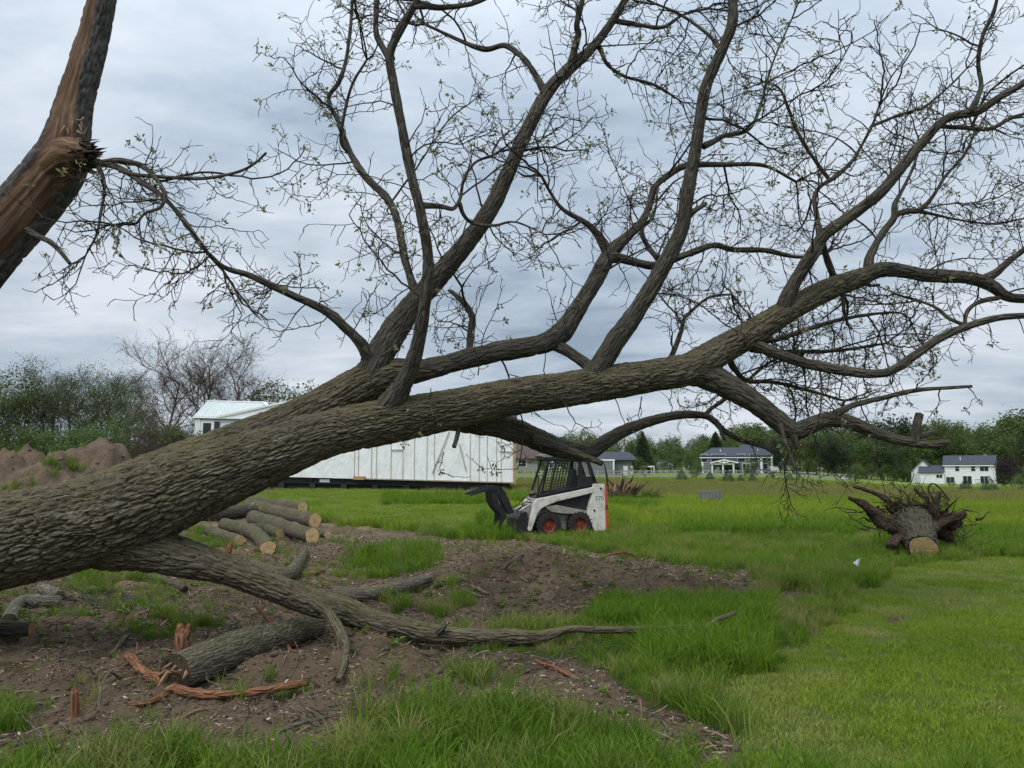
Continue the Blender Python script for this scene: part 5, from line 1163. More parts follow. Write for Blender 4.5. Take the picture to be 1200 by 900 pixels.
class Bld:
    """a building drawn in a local frame: l along the front (picture right), d back, h up"""
    def __init__(s, name, label, px, py, D, yaw=0.0):
        p = P(px, py, D); s.o = np.array([p[0], p[1], p[2]]); s.a = np.array([math.cos(yaw), math.sin(yaw), 0]); s.b = np.array([-math.sin(yaw), math.cos(yaw), 0]); s.k = mpp(px, py, D); s.kl = s.k * math.cos(math.atan((px - 600) / FPX))
        s.t = thing(name, label, 'house' if 'house' in name else 'garage', tuple(s.o)); s.px = px; s.py = py
    def w(s, l, d, h): return s.o + s.a * l + s.b * d + Zv * h
    def box(s, name, l0, l1, d0, d1, h0, h1, mat, parent=None):
        b = MB(); b.prism([s.w(l0, d0, h0), s.w(l1, d0, h0), s.w(l1, d0, h1), s.w(l0, d0, h1)], [s.w(l0, d1, h0), s.w(l1, d1, h0), s.w(l1, d1, h1), s.w(l0, d1, h1)]); return b.build(name, mat, parent or s.t)
    def gable_l(s, name, l0, l1, d0, d1, h0, rise, mat, over=.4, parent=None, hip=0.0, th=.18):
        """ridge along l: two slopes with thickness"""
        dm = (d0 + d1) / 2; b = MB(); x0, x1 = l0 - over, l1 + over; k = rise / (dm - d0); e0 = d0 - over; e1 = d1 + over; hh = h0 - over * k
        for t_ in (0,):
            lo = [(x0, e0, hh), (x1, e0, hh), (x1, e1, hh), (x0, e1, hh)]; r = [(x0 + hip, dm, h0 + rise), (x1 - hip, dm, h0 + rise)]
            v = [s.w(*p) for p in lo] + [s.w(*p) for p in r] + [s.w(p[0], p[1], p[2] + th) for p in lo] + [s.w(p[0], p[1], p[2] + th) for p in r]
            f = [(0, 1, 5, 4), (2, 3, 4, 5), (6, 10, 11, 7), (8, 11, 10, 9), (0, 6, 7, 1), (2, 8, 9, 3), (0, 4, 10, 6), (4, 3, 9, 10), (1, 7, 11, 5), (5, 11, 8, 2)]
            b.raw(v, f)
        o = b.build(name, mat, parent or s.t)
        if hip == 0:
            g = MB()
            for l in (l0 + .02, l1 - .14): g.prism([s.w(l, d0 + .05, h0 - .05), s.w(l, d1 - .05, h0 - .05), s.w(l, dm, h0 + rise - .15)], [s.w(l + .12, d0 + .05, h0 - .05), s.w(l + .12, d1 - .05, h0 - .05), s.w(l + .12, dm, h0 + rise - .15)])
            s.gm = g
        return o
    def gable_d(s, name, l0, l1, d0, d1, h0, rise, mat, wall, over=.4, th=.18, parent=None):
        """ridge along d: gable faces the viewer"""
        lm = (l0 + l1) / 2; k = rise / (lm - l0); x0, x1 = l0 - over, l1 + over; hh = h0 - over * k; e0, e1 = d0 - over, d1 + over; b = MB()
        v = [s.w(x0, e0, hh), s.w(lm, e0, h0 + rise), s.w(x1, e0, hh), s.w(x1, e0, hh + th), s.w(lm, e0, h0 + rise + th), s.w(x0, e0, hh + th)]
        v2 = [p + s.b * (e1 - e0) for p in v]; b.raw(v + v2, [(0, 1, 4, 5), (1, 2, 3, 4), (6, 11, 10, 7), (7, 10, 9, 8), (5, 4, 10, 11), (4, 3, 9, 10), (0, 6, 7, 1), (1, 7, 8, 2), (0, 5, 11, 6), (2, 8, 9, 3)])
        o = b.build(name, mat, parent or s.t)
        if wall is not None:
            g = MB(); g.prism([s.w(l0 + .03, d0 + .01, h0 - .03), s.w(l1 - .03, d0 + .01, h0 - .03), s.w(lm, d0 + .01, h0 + rise - .1)], [s.w(l0 + .03, d1 - .01, h0 - .03), s.w(l1 - .03, d1 - .01, h0 - .03), s.w(lm, d1 - .01, h0 + rise - .1)]); g.build('gable_wall', wall, s.t)
        return o
    def window(s, l, h, w_, hh, d0=0.0, mull=True):
        f = s.box('window', l - w_ / 2 - .1, l + w_ / 2 + .1, d0 - .05, d0 + .02, h - hh / 2 - .1, h + hh / 2 + .1, M['trim_white'])
        if mull and w_ > 1.3:
            s.box('pane', l - w_ / 2, l - .04, d0 - .075, d0 - .055, h - hh / 2, h + hh / 2, M['glass'], f); s.box('pane', l + .04, l + w_ / 2, d0 - .075, d0 - .055, h - hh / 2, h + hh / 2, M['glass'], f)
        else:
            s.box('pane', l - w_ / 2, l + w_ / 2, d0 - .075, d0 - .055, h + .04, h + hh / 2, M['glass'], f); s.box('pane', l - w_ / 2, l + w_ / 2, d0 - .075, d0 - .055, h - hh / 2, h - .04, M['glass'], f)
        return f
# grey two-storey house with a timbered porch
H1 = Bld('grey_house', 'grey two-storey house with dark roof and white timber porch beyond the fence', 823, 556.5, 215, R(-19)); k = H1.k
def h1(cx, cy): return (cx / 6 + 800 - 823) * H1.kl, (556.5 - (500 + cy / 6)) * k          # from a 6x crop
WL = h1(548, 0)[0]; WH = h1(0, 206)[1]; dpt = 14
H1.box('wall', 0, WL, 0, 10, 0, WH, M['siding_grey']); H1.box('wall', WL + .01, WL + .5, .02, 9.9, 0, WH - .02, M['siding_grey'])
H1.box('wall', WL + .5, h1(622, 0)[0], 1.5, 12, 0, WH - .05, M['siding_grey'])
H1.gable_l('roof', -.3, h1(622, 0)[0], 0, 11.5, WH, h1(0, 150)[1] - WH, M['roof_slate'], .5, hip=3.2)
H1.gable_l('roof', h1(330, 0)[0], h1(618, 0)[0], .3, 11.6, WH + .1, h1(0, 132)[1] - WH, M['roof_slate'], .5, hip=4.0)
H1.box('fascia', -.6, h1(626, 0)[0], -.62, -.5, WH - .62, WH - .40, M['trim_white'])
for cx in (141, 548, 618): l = h1(cx, 0)[0]; H1.box('corner_board', l - .25, l + .25, -.07 if cx != 618 else 1.42, .0 if cx != 618 else 1.49, 0, WH - .2, M['trim_white'])
for cx, w_ in ((156, 1.6), (228, 1.8), (276, 1.9), (413, 1.9), (484, 1.1), (500, 1.3)): H1.window(h1(cx, 0)[0], h1(0, 222)[1], w_, 4.2 * .5, 0, False)
for cx, w_ in ((445, 1.8),): H1.window(h1(cx, 0)[0], h1(0, 298)[1], w_, 2.8, 0)
H1.window(h1(600, 0)[0], h1(0, 225)[1], .9, 1.6, 1.5, False); H1.window(h1(572, 0)[0], h1(0, 300)[1], 1.4, 3.0, 1.5, False)
dr = H1.box('door', h1(236, 0)[0], h1(262, 0)[0], -.1, -.02, .1, h1(0, 284)[1], M['door_white']); l = h1(258, 0)[0]; H1.box('handle', l, l + .1, -.16, -.1, 1.1, 1.3, M['black_metal'], dr)
H1.box('glass_door', h1(300, 0)[0], h1(400, 0)[0], -.1, -.02, .1, h1(0, 282)[1], M['glass'])
pl, pr_ = h1(212, 0)[0], h1(368, 0)[0]; pt = h1(0, 268)[1]; pk = h1(0, 238)[1]
for l in (pl + .2, h1(291, 0)[0], pr_ - .2): H1.box('porch_post', l - .2, l + .2, -4.0, -3.6, 0, pt, M['trim_white'])
H1.box('porch_beam', pl - .2, pr_ + .2, -4.05, -3.65, pt, pt + .4, M['trim_white'])
H1.gable_d('porch_roof', pl, pr_ + .8, -3.9, 0, pt + .45, pk - pt - .3, M['roof_slate'], None, .5)
lm = (pl + pr_ + .8) / 2
for q in (((pl - .3, pt + .45), (lm, pk + .15)), ((lm, pk + .15), (pr_ + 1.1, pt + .45)), ((lm, pt + .4), (lm, pk)), ((lm, pt + .5), ((pl + lm) / 2, (pt + pk) / 2 + .3)), ((lm, pt + .5), ((pr_ + .8 + lm) / 2, (pt + pk) / 2 + .3))):
    b = MB(); b.bar(H1.w(q[0][0], -4.42, q[0][1]), H1.w(q[1][0], -4.42, q[1][1]), .3, .3); b.build('porch_truss', M['trim_white'], H1.t)
H1.box('porch_deck', pl - .5, pr_ + .5, -4.3, -.05, -.2, .15, M['worn_grey'])
for cx in (265, 497, 525): l, h = h1(cx, 168); b = MB(); p = H1.w(l, 2.6, 0); zt = H1.o[2] + WH + (h1(0, 132)[1] - WH) * .45; b.tube([(p[0], p[1], zt - .6), (p[0], p[1], zt + .5)], .12, 8); b.build('vent_pipe', M['trim_white'], H1.t)
# white farmhouse
H2 = Bld('white_house', 'white two-storey house with dark roof and low garage wing by the woods', 1108, 569, 220, R(-33)); k = H2.k
def h2(cx, cy): return (cx / 6 + 1000 - 1108) * H2.kl, (569 - (500 + cy / 6)) * k
WL = h2(995, 0)[0]; WH = h2(0, 266)[1]
H2.box('wall', 0, WL, 0, 8.5, -.4, WH, M['siding_white'])
H2.gable_l('roof', 0, WL, 0, 8.5, WH, h2(0, 207)[1] - WH, M['roof_slate'], .45); H2.gm.build('gable_wall', M['siding_white'], H2.t)
H2.box('fascia', -.4, WL + .4, -.5, -.42, WH - .5, WH - .25, M['trim_white'])
gl, gr = h2(472, 0)[0], -.03; gh = h2(0, 322)[1]
H2.box('garage_wall', gl, gr, -2, 6.5, -.4, gh, M['siding_white']); H2.gable_l('garage_roof', gl, gr - .45, -2, 6.5, gh, h2(0, 276)[1] - gh, M['roof_slate'], .4); H2.gm.build('gable_wall', M['siding_white'], H2.t)
bl, br_ = h2(402, 0)[0], h2(580, 0)[0]; bh = h2(0, 315)[1]
H2.box('wing_wall', bl, br_, 1.5, 9, -.4, bh, M['siding_white']); H2.gable_d('wing_roof', bl, br_, 1.5, 9, bh, h2(0, 232)[1] - bh, M['roof_slate'], M['siding_white'], .5)
for cx, w_ in ((737, 1.0), (847, 1.0), (922, 2.0)): H2.window(h2(cx, 0)[0], h2(0, 294)[1], w_, 1.5)
for cx, w_, hh in ((685, 2.0, 1.6), (803, 2.1, 2.2), (918, 1.8, 2.2)): H2.window(h2(cx, 0)[0], h2(0, 372)[1] - .1, w_, hh)
H2.window(h2(612, 0)[0], h2(0, 349)[1], 1.5, .9, -2)
b = MB(); p = H2.w(h2(760, 0)[0], 1.8, 0); b.tube([(p[0], p[1], H2.o[2] + WH + .7), (p[0], p[1], H2.o[2] + WH + 2.1)], .12, 8); b.build('vent_pipe', M['trim_white'], H2.t)
H2.box('chimney', h2(915, 0)[0], h2(945, 0)[0], 5.0, 5.8, WH + 1, h2(0, 197)[1], M['worn_grey'])
l0 = h2(862, 0)[0]; l1 = h2(930, 0)[0]
H2.box('deck', l0, l1, -3, -.1, .6, .8, M['worn_grey'])
for l in np.linspace(l0, l1, 6): H2.box('deck_baluster', l, l + .08, -3, -2.92, .8, 1.8, M['black_metal'])
H2.box('deck_rail', l0, l1 + .1, -3.02, -2.9, 1.8, 1.9, M['black_metal'])
for l in (l0, l1): H2.box('deck_post', l, l + .15, -3, -2.85, -.5, .6, M['worn_grey'])
# grey garage
H3 = Bld('grey_garage', 'low grey garage with blue-grey roof and white double doors behind the loader', 690, 557, 175, R(-9)); k = H3.k
def h3(cx, cy): return (cx / 6 + 600 - 690) * H3.kl, (557 - (490 + cy / 6)) * k
wl0, wl1 = h3(540, 0)[0] - 4, h3(840, 0)[0]; wh = h3(0, 300)[1]
H3.box('wall', wl0, wl1, 0, 9, 0, wh, M['siding_grey']); H3.gable_l('roof', wl0, h3(885, 0)[0] - .4, -.5, 9.5, wh + .2, h3(0, 248)[1] - wh, M['roof_slate'], .4, hip=2.0)
H3.box('wall', wl0, h3(722, 0)[0], -3.2, -.02, 0, wh + .3, M['siding_grey']); H3.box('fascia', wl0, h3(724, 0)[0] + .1, -3.35, -3.22, wh - .05, wh + .28, M['trim_white']); l = h3(722, 0)[0]; H3.box('corner_board', l - .3, l + .03, -3.3, -3.21, 0, wh - .06, M['trim_white'])
for (a, c) in ((782, 814), (832, 848)): d_ = H3.box('door', h3(a, 0)[0], h3(c, 0)[0], -.1, -.01, .05, h3(0, 336)[1], M['door_white']); l = h3(a, 0)[0]; H3.box('handle', l + .1, l + .25, -.16, -.1, 1.0, 1.2, M['black_metal'], d_)
# brown-roofed house half hidden by the wrapped house
H4 = Bld('brown_house', 'low tan house with brown roof behind the wrapped house', 600, 550, 120, 0); k = H4.k
H4.box('wall', -6 * k, 30 * k, 0, 8, -.2, 15 * k, M['siding_tan']); H4.gable_l('roof', -8 * k, 32 * k, 0, 8, 14.5 * k, 20 * k, M['roof_brown'], .5); H4.gm.build('gable_wall', M['siding_tan'], H4.t)
H4.window(12 * k, 7 * k, 1.2, 1.0)
# small white shed and brown play hut
H5 = Bld('shed_house', 'tiny white shed beyond the field near the round shrub', 992, 567, 170, R(-20)); k = H5.k; tag(H5.t, cat='shed')
H5.box('wall', -4.5 * k, 4.5 * k, 0, 3, 0, 6 * k, M['siding_white']); H5.gable_d('roof', -4.5 * k, 4.5 * k, 0, 3, 6 * k, 4 * k, M['trim_white'], M['siding_white'], .2, .1); H5.box('door', -1.5 * k, 1.5 * k, -.06, -.01, 0, 4.5 * k, M['shingle_dark'])
H6 = Bld('hut_house', 'small brown hut with pale roof beside the grey house', 908, 558, 205, 0); k = H6.k; tag(H6.t, cat='hut')
H6.box('wall', -3 * k, 3.5 * k, 0, 2, -.2, 7 * k, M['roof_brown']); H6.gable_l('roof', -3.3 * k, 3.8 * k, 0, 2, 7 * k, 3.5 * k, M['worn_grey'], .3)
# pergola slab by the garage
H7 = Bld('carport_house', 'flat white carport roof on thin posts beside the grey garage', 761, 557, 180, 0); k = H7.k; tag(H7.t, cat='carport')
H7.box('roof', -6 * k, 6 * k, 0, 4, 9.5 * k, 11 * k, M['trim_white'])
for l in (-5.5 * k, 5.2 * k):
    for d in (.1, 3.7): H7.box('post', l, l + .2, d, d + .2, -.3, 9.5 * k, M['trim_white'])

# ------------------------------------------------------------------ rail fence
M['fence'] = plain('fence', (.34, .335, .32), .85, .2, 2)
def fence(label, pxs, py0, py1, D0, D1, n, rails=3):
    pts = []
    for i in range(n + 1):
        t_ = i / n; px = pxs[0] + (pxs[1] - pxs[0]) * t_; D = D0 + (D1 - D0) * t_; p = P(px, 560, D); p[2] = float(height(p[0], p[1])); pts.append(p)
    t = thing('rail_fence', label, 'fence', tuple(pts[n // 2])); pb = MB(); pb.box((0, 0, .6), (.14, .14, 1.4)); pm = pb.mesh('post'); pm.materials.append(M['fence'])
    for p in pts:
        o = bpy.data.objects.new('post', pm); COL.objects.link(o); o.parent = t; o.location = tuple(p - pts[n // 2])
    for i in range(n):
        for h in np.linspace(.45, 1.15, rails): b = MB(); b.bar(pts[i] + Zv * h, pts[i + 1] + Zv * (h + RNG.normal() * .03), .06, .12); b.build('rail', M['fence'], t)
fence('grey rail fence in front of the grey house and young spruces', (742, 1000), 0, 0, 104, 118, 32)
fence('grey rail fence in front of the grey garage behind the loader', (606, 738), 0, 0, 92, 103, 14)

# ================================================================== TREES
def tree_meshes(h, spread, lev_n, leaves, lsize, trunk_r, lean=.0, up=.5, bare=.35, seed=0, first=.25, gn=.32):
    """limbs as one mesh, leaf faces as another; returns (wood mesh, crown mesh)"""
    global RNG
    old = RNG; RNG = np.random.default_rng(seed); T_ = Twigs(); tips = []
    def go(p, d, L, r, lev):
        n = 5 if lev < 2 else 3; pts = [p]; ds = []
        for i in range(n):
            d = unit(d + rdir() * (.10 if lev == 0 else .22) + np.array([0, 0, .06 * up])); p = p + d * L / n; pts.append(p); ds.append(d)
        T_.line(pts, r, r * .45, 7 if lev == 0 else (4 if lev == 1 else 3))
        if lev >= len(lev_n): tips.append((pts[-1], d)); tips.append((pts[-2], d)); return
        for i in range(lev_n[lev]):
            t_ = first + (1 - first) * (i + RNG.random()) / lev_n[lev] if lev == 0 else RNG.uniform(.25, 1.0)
            k_ = min(n - 1, int(t_ * n)); b_ = pts[k_] + (pts[k_ + 1] - pts[k_]) * (t_ * n - k_) if k_ < n else pts[-1]
            a = RNG.uniform(0, 2 * math.pi); side = np.array([math.cos(a), math.sin(a), 0])
            dd = unit(ds[k_] * .45 + side * spread + np.array([0, 0, up * .6])) if lev == 0 else unit(ds[k_] * .8 + rdir() * .85)
            go(b_, dd, L * (RNG.uniform(.38, .62) if lev == 0 else RNG.uniform(.42, .7)) * (1.15 - .45 * t_ if lev == 0 else 1), max(.012 if lev < 2 else .005, r * (.42 if lev == 0 else .5)), lev + 1)
    go(np.zeros(3), unit(np.array([lean, 0, 1])), h * .86, trunk_r, 0)
    wood = T_.mesh('trunk'); crown = None
    if leaves:
        tp = np.array([t[0] for t in tips]); k = len(tp); idx_ = RNG.integers(0, k, leaves)
        cl_t = RNG.uniform(0, 1, k)
        c = tp[idx_] + RNG.normal(size=(leaves, 3)) * h * gn * .12
        d = RNG.normal(size=(leaves, 3)); d /= np.linalg.norm(d, axis=1)[:, None]; e_ = RNG.normal(size=(leaves, 3)); s_ = np.cross(d, e_); s_ /= np.linalg.norm(s_, axis=1)[:, None]
        sz = lsize * RNG.uniform(.6, 1.3, (leaves, 1))
        v = np.stack([c - d * sz * .5, c + s_ * sz * .32, c + d * sz * .5, c - s_ * sz * .32], 1).reshape(-1, 3)
        crown = mesh_np('crown', v, np.arange(len(v)).reshape(-1, 4)); fattr(crown, 'tint', np.repeat(np.clip(cl_t[idx_] * .7 + RNG.uniform(0, .3, leaves), 0, 1), 4))
    RNG = old; return wood, crown
def spruce_meshes(h, w, n, seed):
    global RNG
    old = RNG; RNG = np.random.default_rng(seed); T_ = Twigs(); T_.line([(0, 0, 0), (0, 0, h * .5), (0, 0, h)], h * .025, h * .004, 6)
    vs_ = []; ts = []
    for i in range(n):
        z = h * (1 - RNG.random() ** .6 * .95); a = RNG.uniform(0, 2 * math.pi); rmax = w * .5 * min(1, 1.6 * (1 - z / h)) ** .8 * min(1, .55 + 2 * z / h) + .03 * w; rr = rmax * RNG.random() ** .5 * RNG.uniform(.8, 1.1)
        c = np.array([math.cos(a) * rr, math.sin(a) * rr, z - rr * .18]); d = unit(np.array([math.cos(a), math.sin(a), RNG.uniform(-.5, .25)])); s_ = unit(np.cross(d, rdir())); L = h * RNG.uniform(.03, .07)
        vs_.append(np.array([c - d * L * .5, c + s_ * L * .26, c + d * L * .5, c - s_ * L * .26])); ts += [RNG.random()] * 4
    v = np.vstack(vs_); cr = mesh_np('crown', v, np.arange(len(v)).reshape(-1, 4)); fattr(cr, 'tint', ts); RNG = old; return T_.mesh('trunk'), cr
BASE = {}
def proto(key, meshes, wm, lm):
    w, c = meshes; w.materials.append(wm)
    if c is not None: c.materials.append(lm)
    BASE[key] = (w, c)
def plant(key, name, label, cat, loc, sc=1.0, rz=None, group=None, sz=1.0):
    t = bpy.data.objects.new(name, None); COL.objects.link(t); t.location = (loc[0], loc[1], float(loc[2])); t.rotation_euler = (0, 0, RNG.uniform(0, 6.28) if rz is None else rz); t.scale = (sc, sc, sc * sz); t.empty_display_size = .2; tag(t, label, cat, group)
    for nm, me in (('trunk', BASE[key][0]), ('crown', BASE[key][1])):
        if me is None: continue
        o = bpy.data.objects.new(nm, me); COL.objects.link(o); o.parent = t
    return t
for i in range(4): proto(('green', i), tree_meshes(10, 1.0, (12, 6, 4), 3600, .42, .17, up=.5, seed=20 + i, first=.12, gn=.42), M['bark'], M['leaf_green'])
for i in range(3): proto(('pale', i), tree_meshes(10, .8, (11, 6, 4), 2200, .34, .14, up=.8, seed=40 + i, first=.18, gn=.34), M['bark_log'], M['leaf_pale'])
for i in range(2): proto(('dark', i), tree_meshes(10, .7, (14, 6, 4), 4200, .45, .18, up=.6, seed=60 + i, first=.06, gn=.4), M['bark'], M['leaf_dark'])
for i in range(3): proto(('left', i), tree_meshes(10, 1.0, (13, 7, 5), 15000, .17, .15, up=.6, seed=30 + i, first=.1, gn=.30), M['bark'], M['leaf_green'])
for i in range(3): proto(('semi', i), tree_meshes(10, .75, (13, 8, 6), 15000, .12, .13, up=1.0, seed=70 + i, first=.15, gn=.2), M['bark_log'], M['leaf_grey'])
for i in range(2): proto(('bare', i), tree_meshes(8, 1.0, (13, 8, 6, 5), 1500, .07, .11, up=.7, seed=90 + i, first=.08, gn=.15), M['bark_bare'], M['leaf_grey'])
for i in range(3): proto(('shrub', i), tree_meshes(3, 1.1, (10, 6, 4), 3600, .11, .04, up=.4, seed=110 + i, first=.04, gn=.5), M['bark'], M['leaf_green'])
proto(('plum', 0), tree_meshes(8, 1.0, (12, 6, 4), 3600, .34, .14, up=.5, seed=131, first=.06, gn=.5), M['bark'], M['leaf_plum'])
for i in range(3): proto(('spruce', i), spruce_meshes(3, 2.9, 3200, 140 + i), M['bark'], M['needle'])
proto(('tallspruce', 0), spruce_meshes(12, 6.0, 4200, 150), M['bark'], M['leaf_dark'])
def gz(x, y): return float(height(np.array(x), np.array(y)))
LBL = {'green': 'leafy green tree in the wood beyond the houses', 'pale': 'thin pale green spring tree in the wood beyond the houses', 'dark': 'dark dense evergreen-like tree in the wood beyond the houses'}
# wood beyond the houses
rg = np.random.default_rng(5)
for row, (D, n, h0, h1_) in enumerate(((238, 42, 10, 13.5), (262, 40, 13, 17), (292, 38, 16, 20))):
    for i in range(n):
        px = 585 + (1260 - 585) * (i + rg.uniform(.1, .9)) / n; Dd = D + rg.uniform(-9, 9); x = (px - 600) / FPX * Dd; H = rg.uniform(h0, h1_)
        # top outline of the wood in the photograph: rises to the right
        top = np.interp(px, [585, 700, 760, 800, 860, 900, 960, 1050, 1100, 1150, 1200, 1260], [520, 512, 516, 520, 508, 504, 508, 505, 500, 505, 497, 495])
        zt = EYE + (548 - top) / FPX * Dd; z0 = gz(x, Dd); H = (zt - z0) * rg.uniform(.80, 1.06) if row > 0 else (zt - z0) * rg.uniform(.58, .88)
        key = 'pale' if (px < 800 and rg.random() < .6) else ('dark' if (960 < px < 1060 and rg.random() < .65) or rg.random() < .12 else ('pale' if rg.random() < .2 else 'green'))
        nk = {'green': 4, 'pale': 3, 'dark': 2}[key]
        plant((key, int(rg.integers(nk))), 'forest_tree', LBL[key], 'tree', (x, Dd, z0 - .1), H / 10, group='%s trees of the far wood' % key, sz=1.0)
for i in range(70):
    px = 590 + 660 * (i + rg.random()) / 70; Dd = rg.uniform(226, 234); x = (px - 600) / FPX * Dd
    plant(('shrub', int(rg.integers(3))), 'shrub', 'bushy green undergrowth shrub along the edge of the far wood', 'shrub', (x, Dd, gz(x, Dd) - .1), rg.uniform(.9, 1.7), group='shrubs along the far wood')
for px in (752, 838): D = 228; x = (px - 600) / FPX * D; plant(('tallspruce', 0), 'spruce_tree', 'tall dark spruce standing in front of the pale wood', 'tree', (x, D, gz(x, D)), rg.uniform(.85, 1.15), group='tall dark spruces by the wood')
# left tree line
for (px, top, D, key, lab) in [(-60, 432, 62, ('left', 0), 'tall dense green tree at the end of the tree line behind the dirt mound'), (15, 432, 62, ('left', 1), 'broad green tree towering over the dirt mound'), (-20, 450, 70, ('left', 2), 'green tree half hidden behind the broad green tree'),
                               (62, 452, 68, ('semi', 0), 'thinly leafed grey tree beside the broad green tree'), (85, 446, 66, ('semi', 1), 'upright grey tree with thin spring leaves behind the dirt mound'), (122, 446, 66, ('semi', 2), 'round-topped grey tree with thin spring leaves between taller bare trees'),
                               (150, 462, 74, ('semi', 0), 'faint grey tree behind the round-topped grey tree'), (185, 416, 60, ('bare', 0), 'wide bare brown tree with fine upright twigs left of the wrapped house'), (232, 414, 61, ('bare', 1), 'bare many-branched brown tree standing behind the corner of the wrapped house'), (272, 428, 66, ('bare', 0), 'bare brown tree rising over the wrapped roof'),
                               (318, 462, 90, ('pale', 0), 'pale green tree showing over the ridge of the wrapped house'), (345, 464, 92, ('pale', 1), 'pale green tree over the dark shingled roof of the wrapped house'),
                               (380, 470, 100, ('pale', 2), 'pale green tree behind the middle of the wrapped house'), (440, 480, 105, ('green', 3), 'green tree behind the long side of the wrapped house'), (500, 490, 110, ('pale', 1), 'pale tree behind the right half of the wrapped house'), (560, 500, 120, ('green', 0), 'green tree behind the brown-roofed house')]:
    x = (px - 600) / FPX * D; z0 = gz(x, D) - .1; H = (EYE + (548 - top) / FPX * D - z0) * (.86 if key[0] == 'left' else .95); hh = 8 if key[0] == 'bare' else 10
    plant(key, 'tree', lab, 'tree', (x, D, z0), H / hh * 1.0)
for i in range(60):
    px = -90 + 345 * (i + rg.random()) / 60; D = rg.uniform(52, 62); x = (px - 600) / FPX * D
    plant(('shrub', int(rg.integers(3))), 'shrub', 'leafy green undergrowth shrub in the tree line behind the dirt mound', 'shrub', (x, D, gz(x, D) - .1), rg.uniform(.6, 1.35), group='shrubs behind the dirt mound')
for i in range(8):
    px = 150 + 100 * (i + rg.random()) / 8; D = rg.uniform(50, 58); x = (px - 600) / FPX * D
    plant(('bare', i % 2), 'shrub', 'bare brown brush thicket left of the wrapped house', 'shrub', (x, D, gz(x, D) - .1), rg.uniform(.3, .5), group='bare brush left of the wrapped house')
# young trees and shrubs near the houses
for (px, base_, top, lab, key) in [(799, 564, 549, 'young spruce beside the small green tree at the fence', ('spruce', 0)), (832, 564, 552, 'young spruce in front of the left end of the grey house', ('spruce', 1)), (853.5, 566, 550, 'fat young spruce in front of the timber porch', ('spruce', 2)),
                                   (868, 566, 555, 'small young spruce just beside the porch', ('spruce', 0)), (882, 566, 554, 'young spruce under the round green tree at the grey house', ('spruce', 1)), (925.5, 565, 553, 'bright young spruce beyond the brown hut', ('spruce', 2)), (948, 569, 560, 'little dark spruce at the end of the fence', ('spruce', 0)), (959, 569.5, 562, 'tiny rounded spruce in the mown strip', ('spruce', 1)),
                                   (1045.5, 570.5, 562, 'lone little spruce on the lawn left of the white house', ('spruce', 2)), (1132, 576, 560, 'broad spruce in front of the patio of the white house', ('spruce', 0)), (1160, 577, 557, 'large blue-green spruce at the corner of the white house', ('spruce', 1)), (904, 562, 554, 'low dark shrub at the right end of the grey house', ('shrub', 0)),
                                   (882, 562, 542, 'round green young tree in front of the grey house', ('shrub', 1)), (817, 562, 544, 'small green tree at the fence left of the grey house', ('shrub', 2)), (750, 560, 540, 'small green tree beside the grey garage', ('shrub', 0)), (625, 549, 532, 'green tree beside the tan house with brown roof', ('shrub', 1)),
                                   (1003, 569, 546, 'loose grey-green young tree by the tiny white shed', ('shrub', 2)), (1115, 571, 562, 'low shrub bed under the windows of the white house', ('shrub', 0)), (1197, 576, 555, 'light green young tree to the right of the white house', ('shrub', 1)), (1176, 571, 563, 'low dark shrub beside the white house gable', ('shrub', 2)), (1186, 572, 539, 'dark purple-leaved tree beside the white house', ('plum', 0)), (935, 564, 556, 'low green bush along the fence beyond the hut', ('shrub', 0))]:
    g_ = Gp(px, base_); H = (base_ - top) * mpp(px, base_, g_[1]); hh = 8 if key[0] == 'plum' else 3
    if g_[1] > 240: g_ = P(px, base_, 205)
    plant(key, 'spruce_tree' if key[0] == 'spruce' else ('shrub' if 'shrub' in lab or 'bush' in lab else 'young_tree'), lab, 'shrub' if 'shrub' in lab or 'bush' in lab else 'tree', (g_[0], g_[1], g_[2] - .05), H / hh)

# ================================================================== GRASS, WEEDS AND LITTER (uncountable)
def clump(nb, rad, hmin, hmax, w, bend, seed, kind='grass'):
    rg = np.random.default_rng(seed); v = []; f = []; t_ = []; n = 0
    for i in range(nb):
        a = rg.uniform(0, 6.283); r = rad * math.sqrt(rg.random()); b = np.array([math.cos(a) * r, math.sin(a) * r, -.01]); h = rg.uniform(hmin, hmax); az = rg.uniform(0, 6.283); d = np.array([math.cos(az), math.sin(az), 0]); fa = rg.uniform(0, 6.283); s = np.array([math.cos(fa), math.sin(fa), 0]); k = bend * rg.uniform(.2, 1.2); ww = w * rg.uniform(.7, 1.3)
        tint = rg.random()
        for j, (q, wf) in enumerate(((0, .8), (.35, 1), (.7, .7))):
            c = b + d * h * k * q * q + np.array([0, 0, h * q * (1 - .35 * k * q)]); v += [c - s * ww * wf, c + s * ww * wf]; t_ += [tint, tint]
        v.append(b + d * h * k + np.array([0, 0, h * (1 - .42 * k)])); t_.append(tint)
        f += [(n, n + 1, n + 3, n + 2), (n + 2, n + 3, n + 5, n + 4), (n + 4, n + 5, n + 6)]; n += 7
    me = bpy.data.meshes.new('clump'); me.from_pydata([tuple(p) for p in v], [], f); me.update(); fattr(me, 'tint', t_); return me
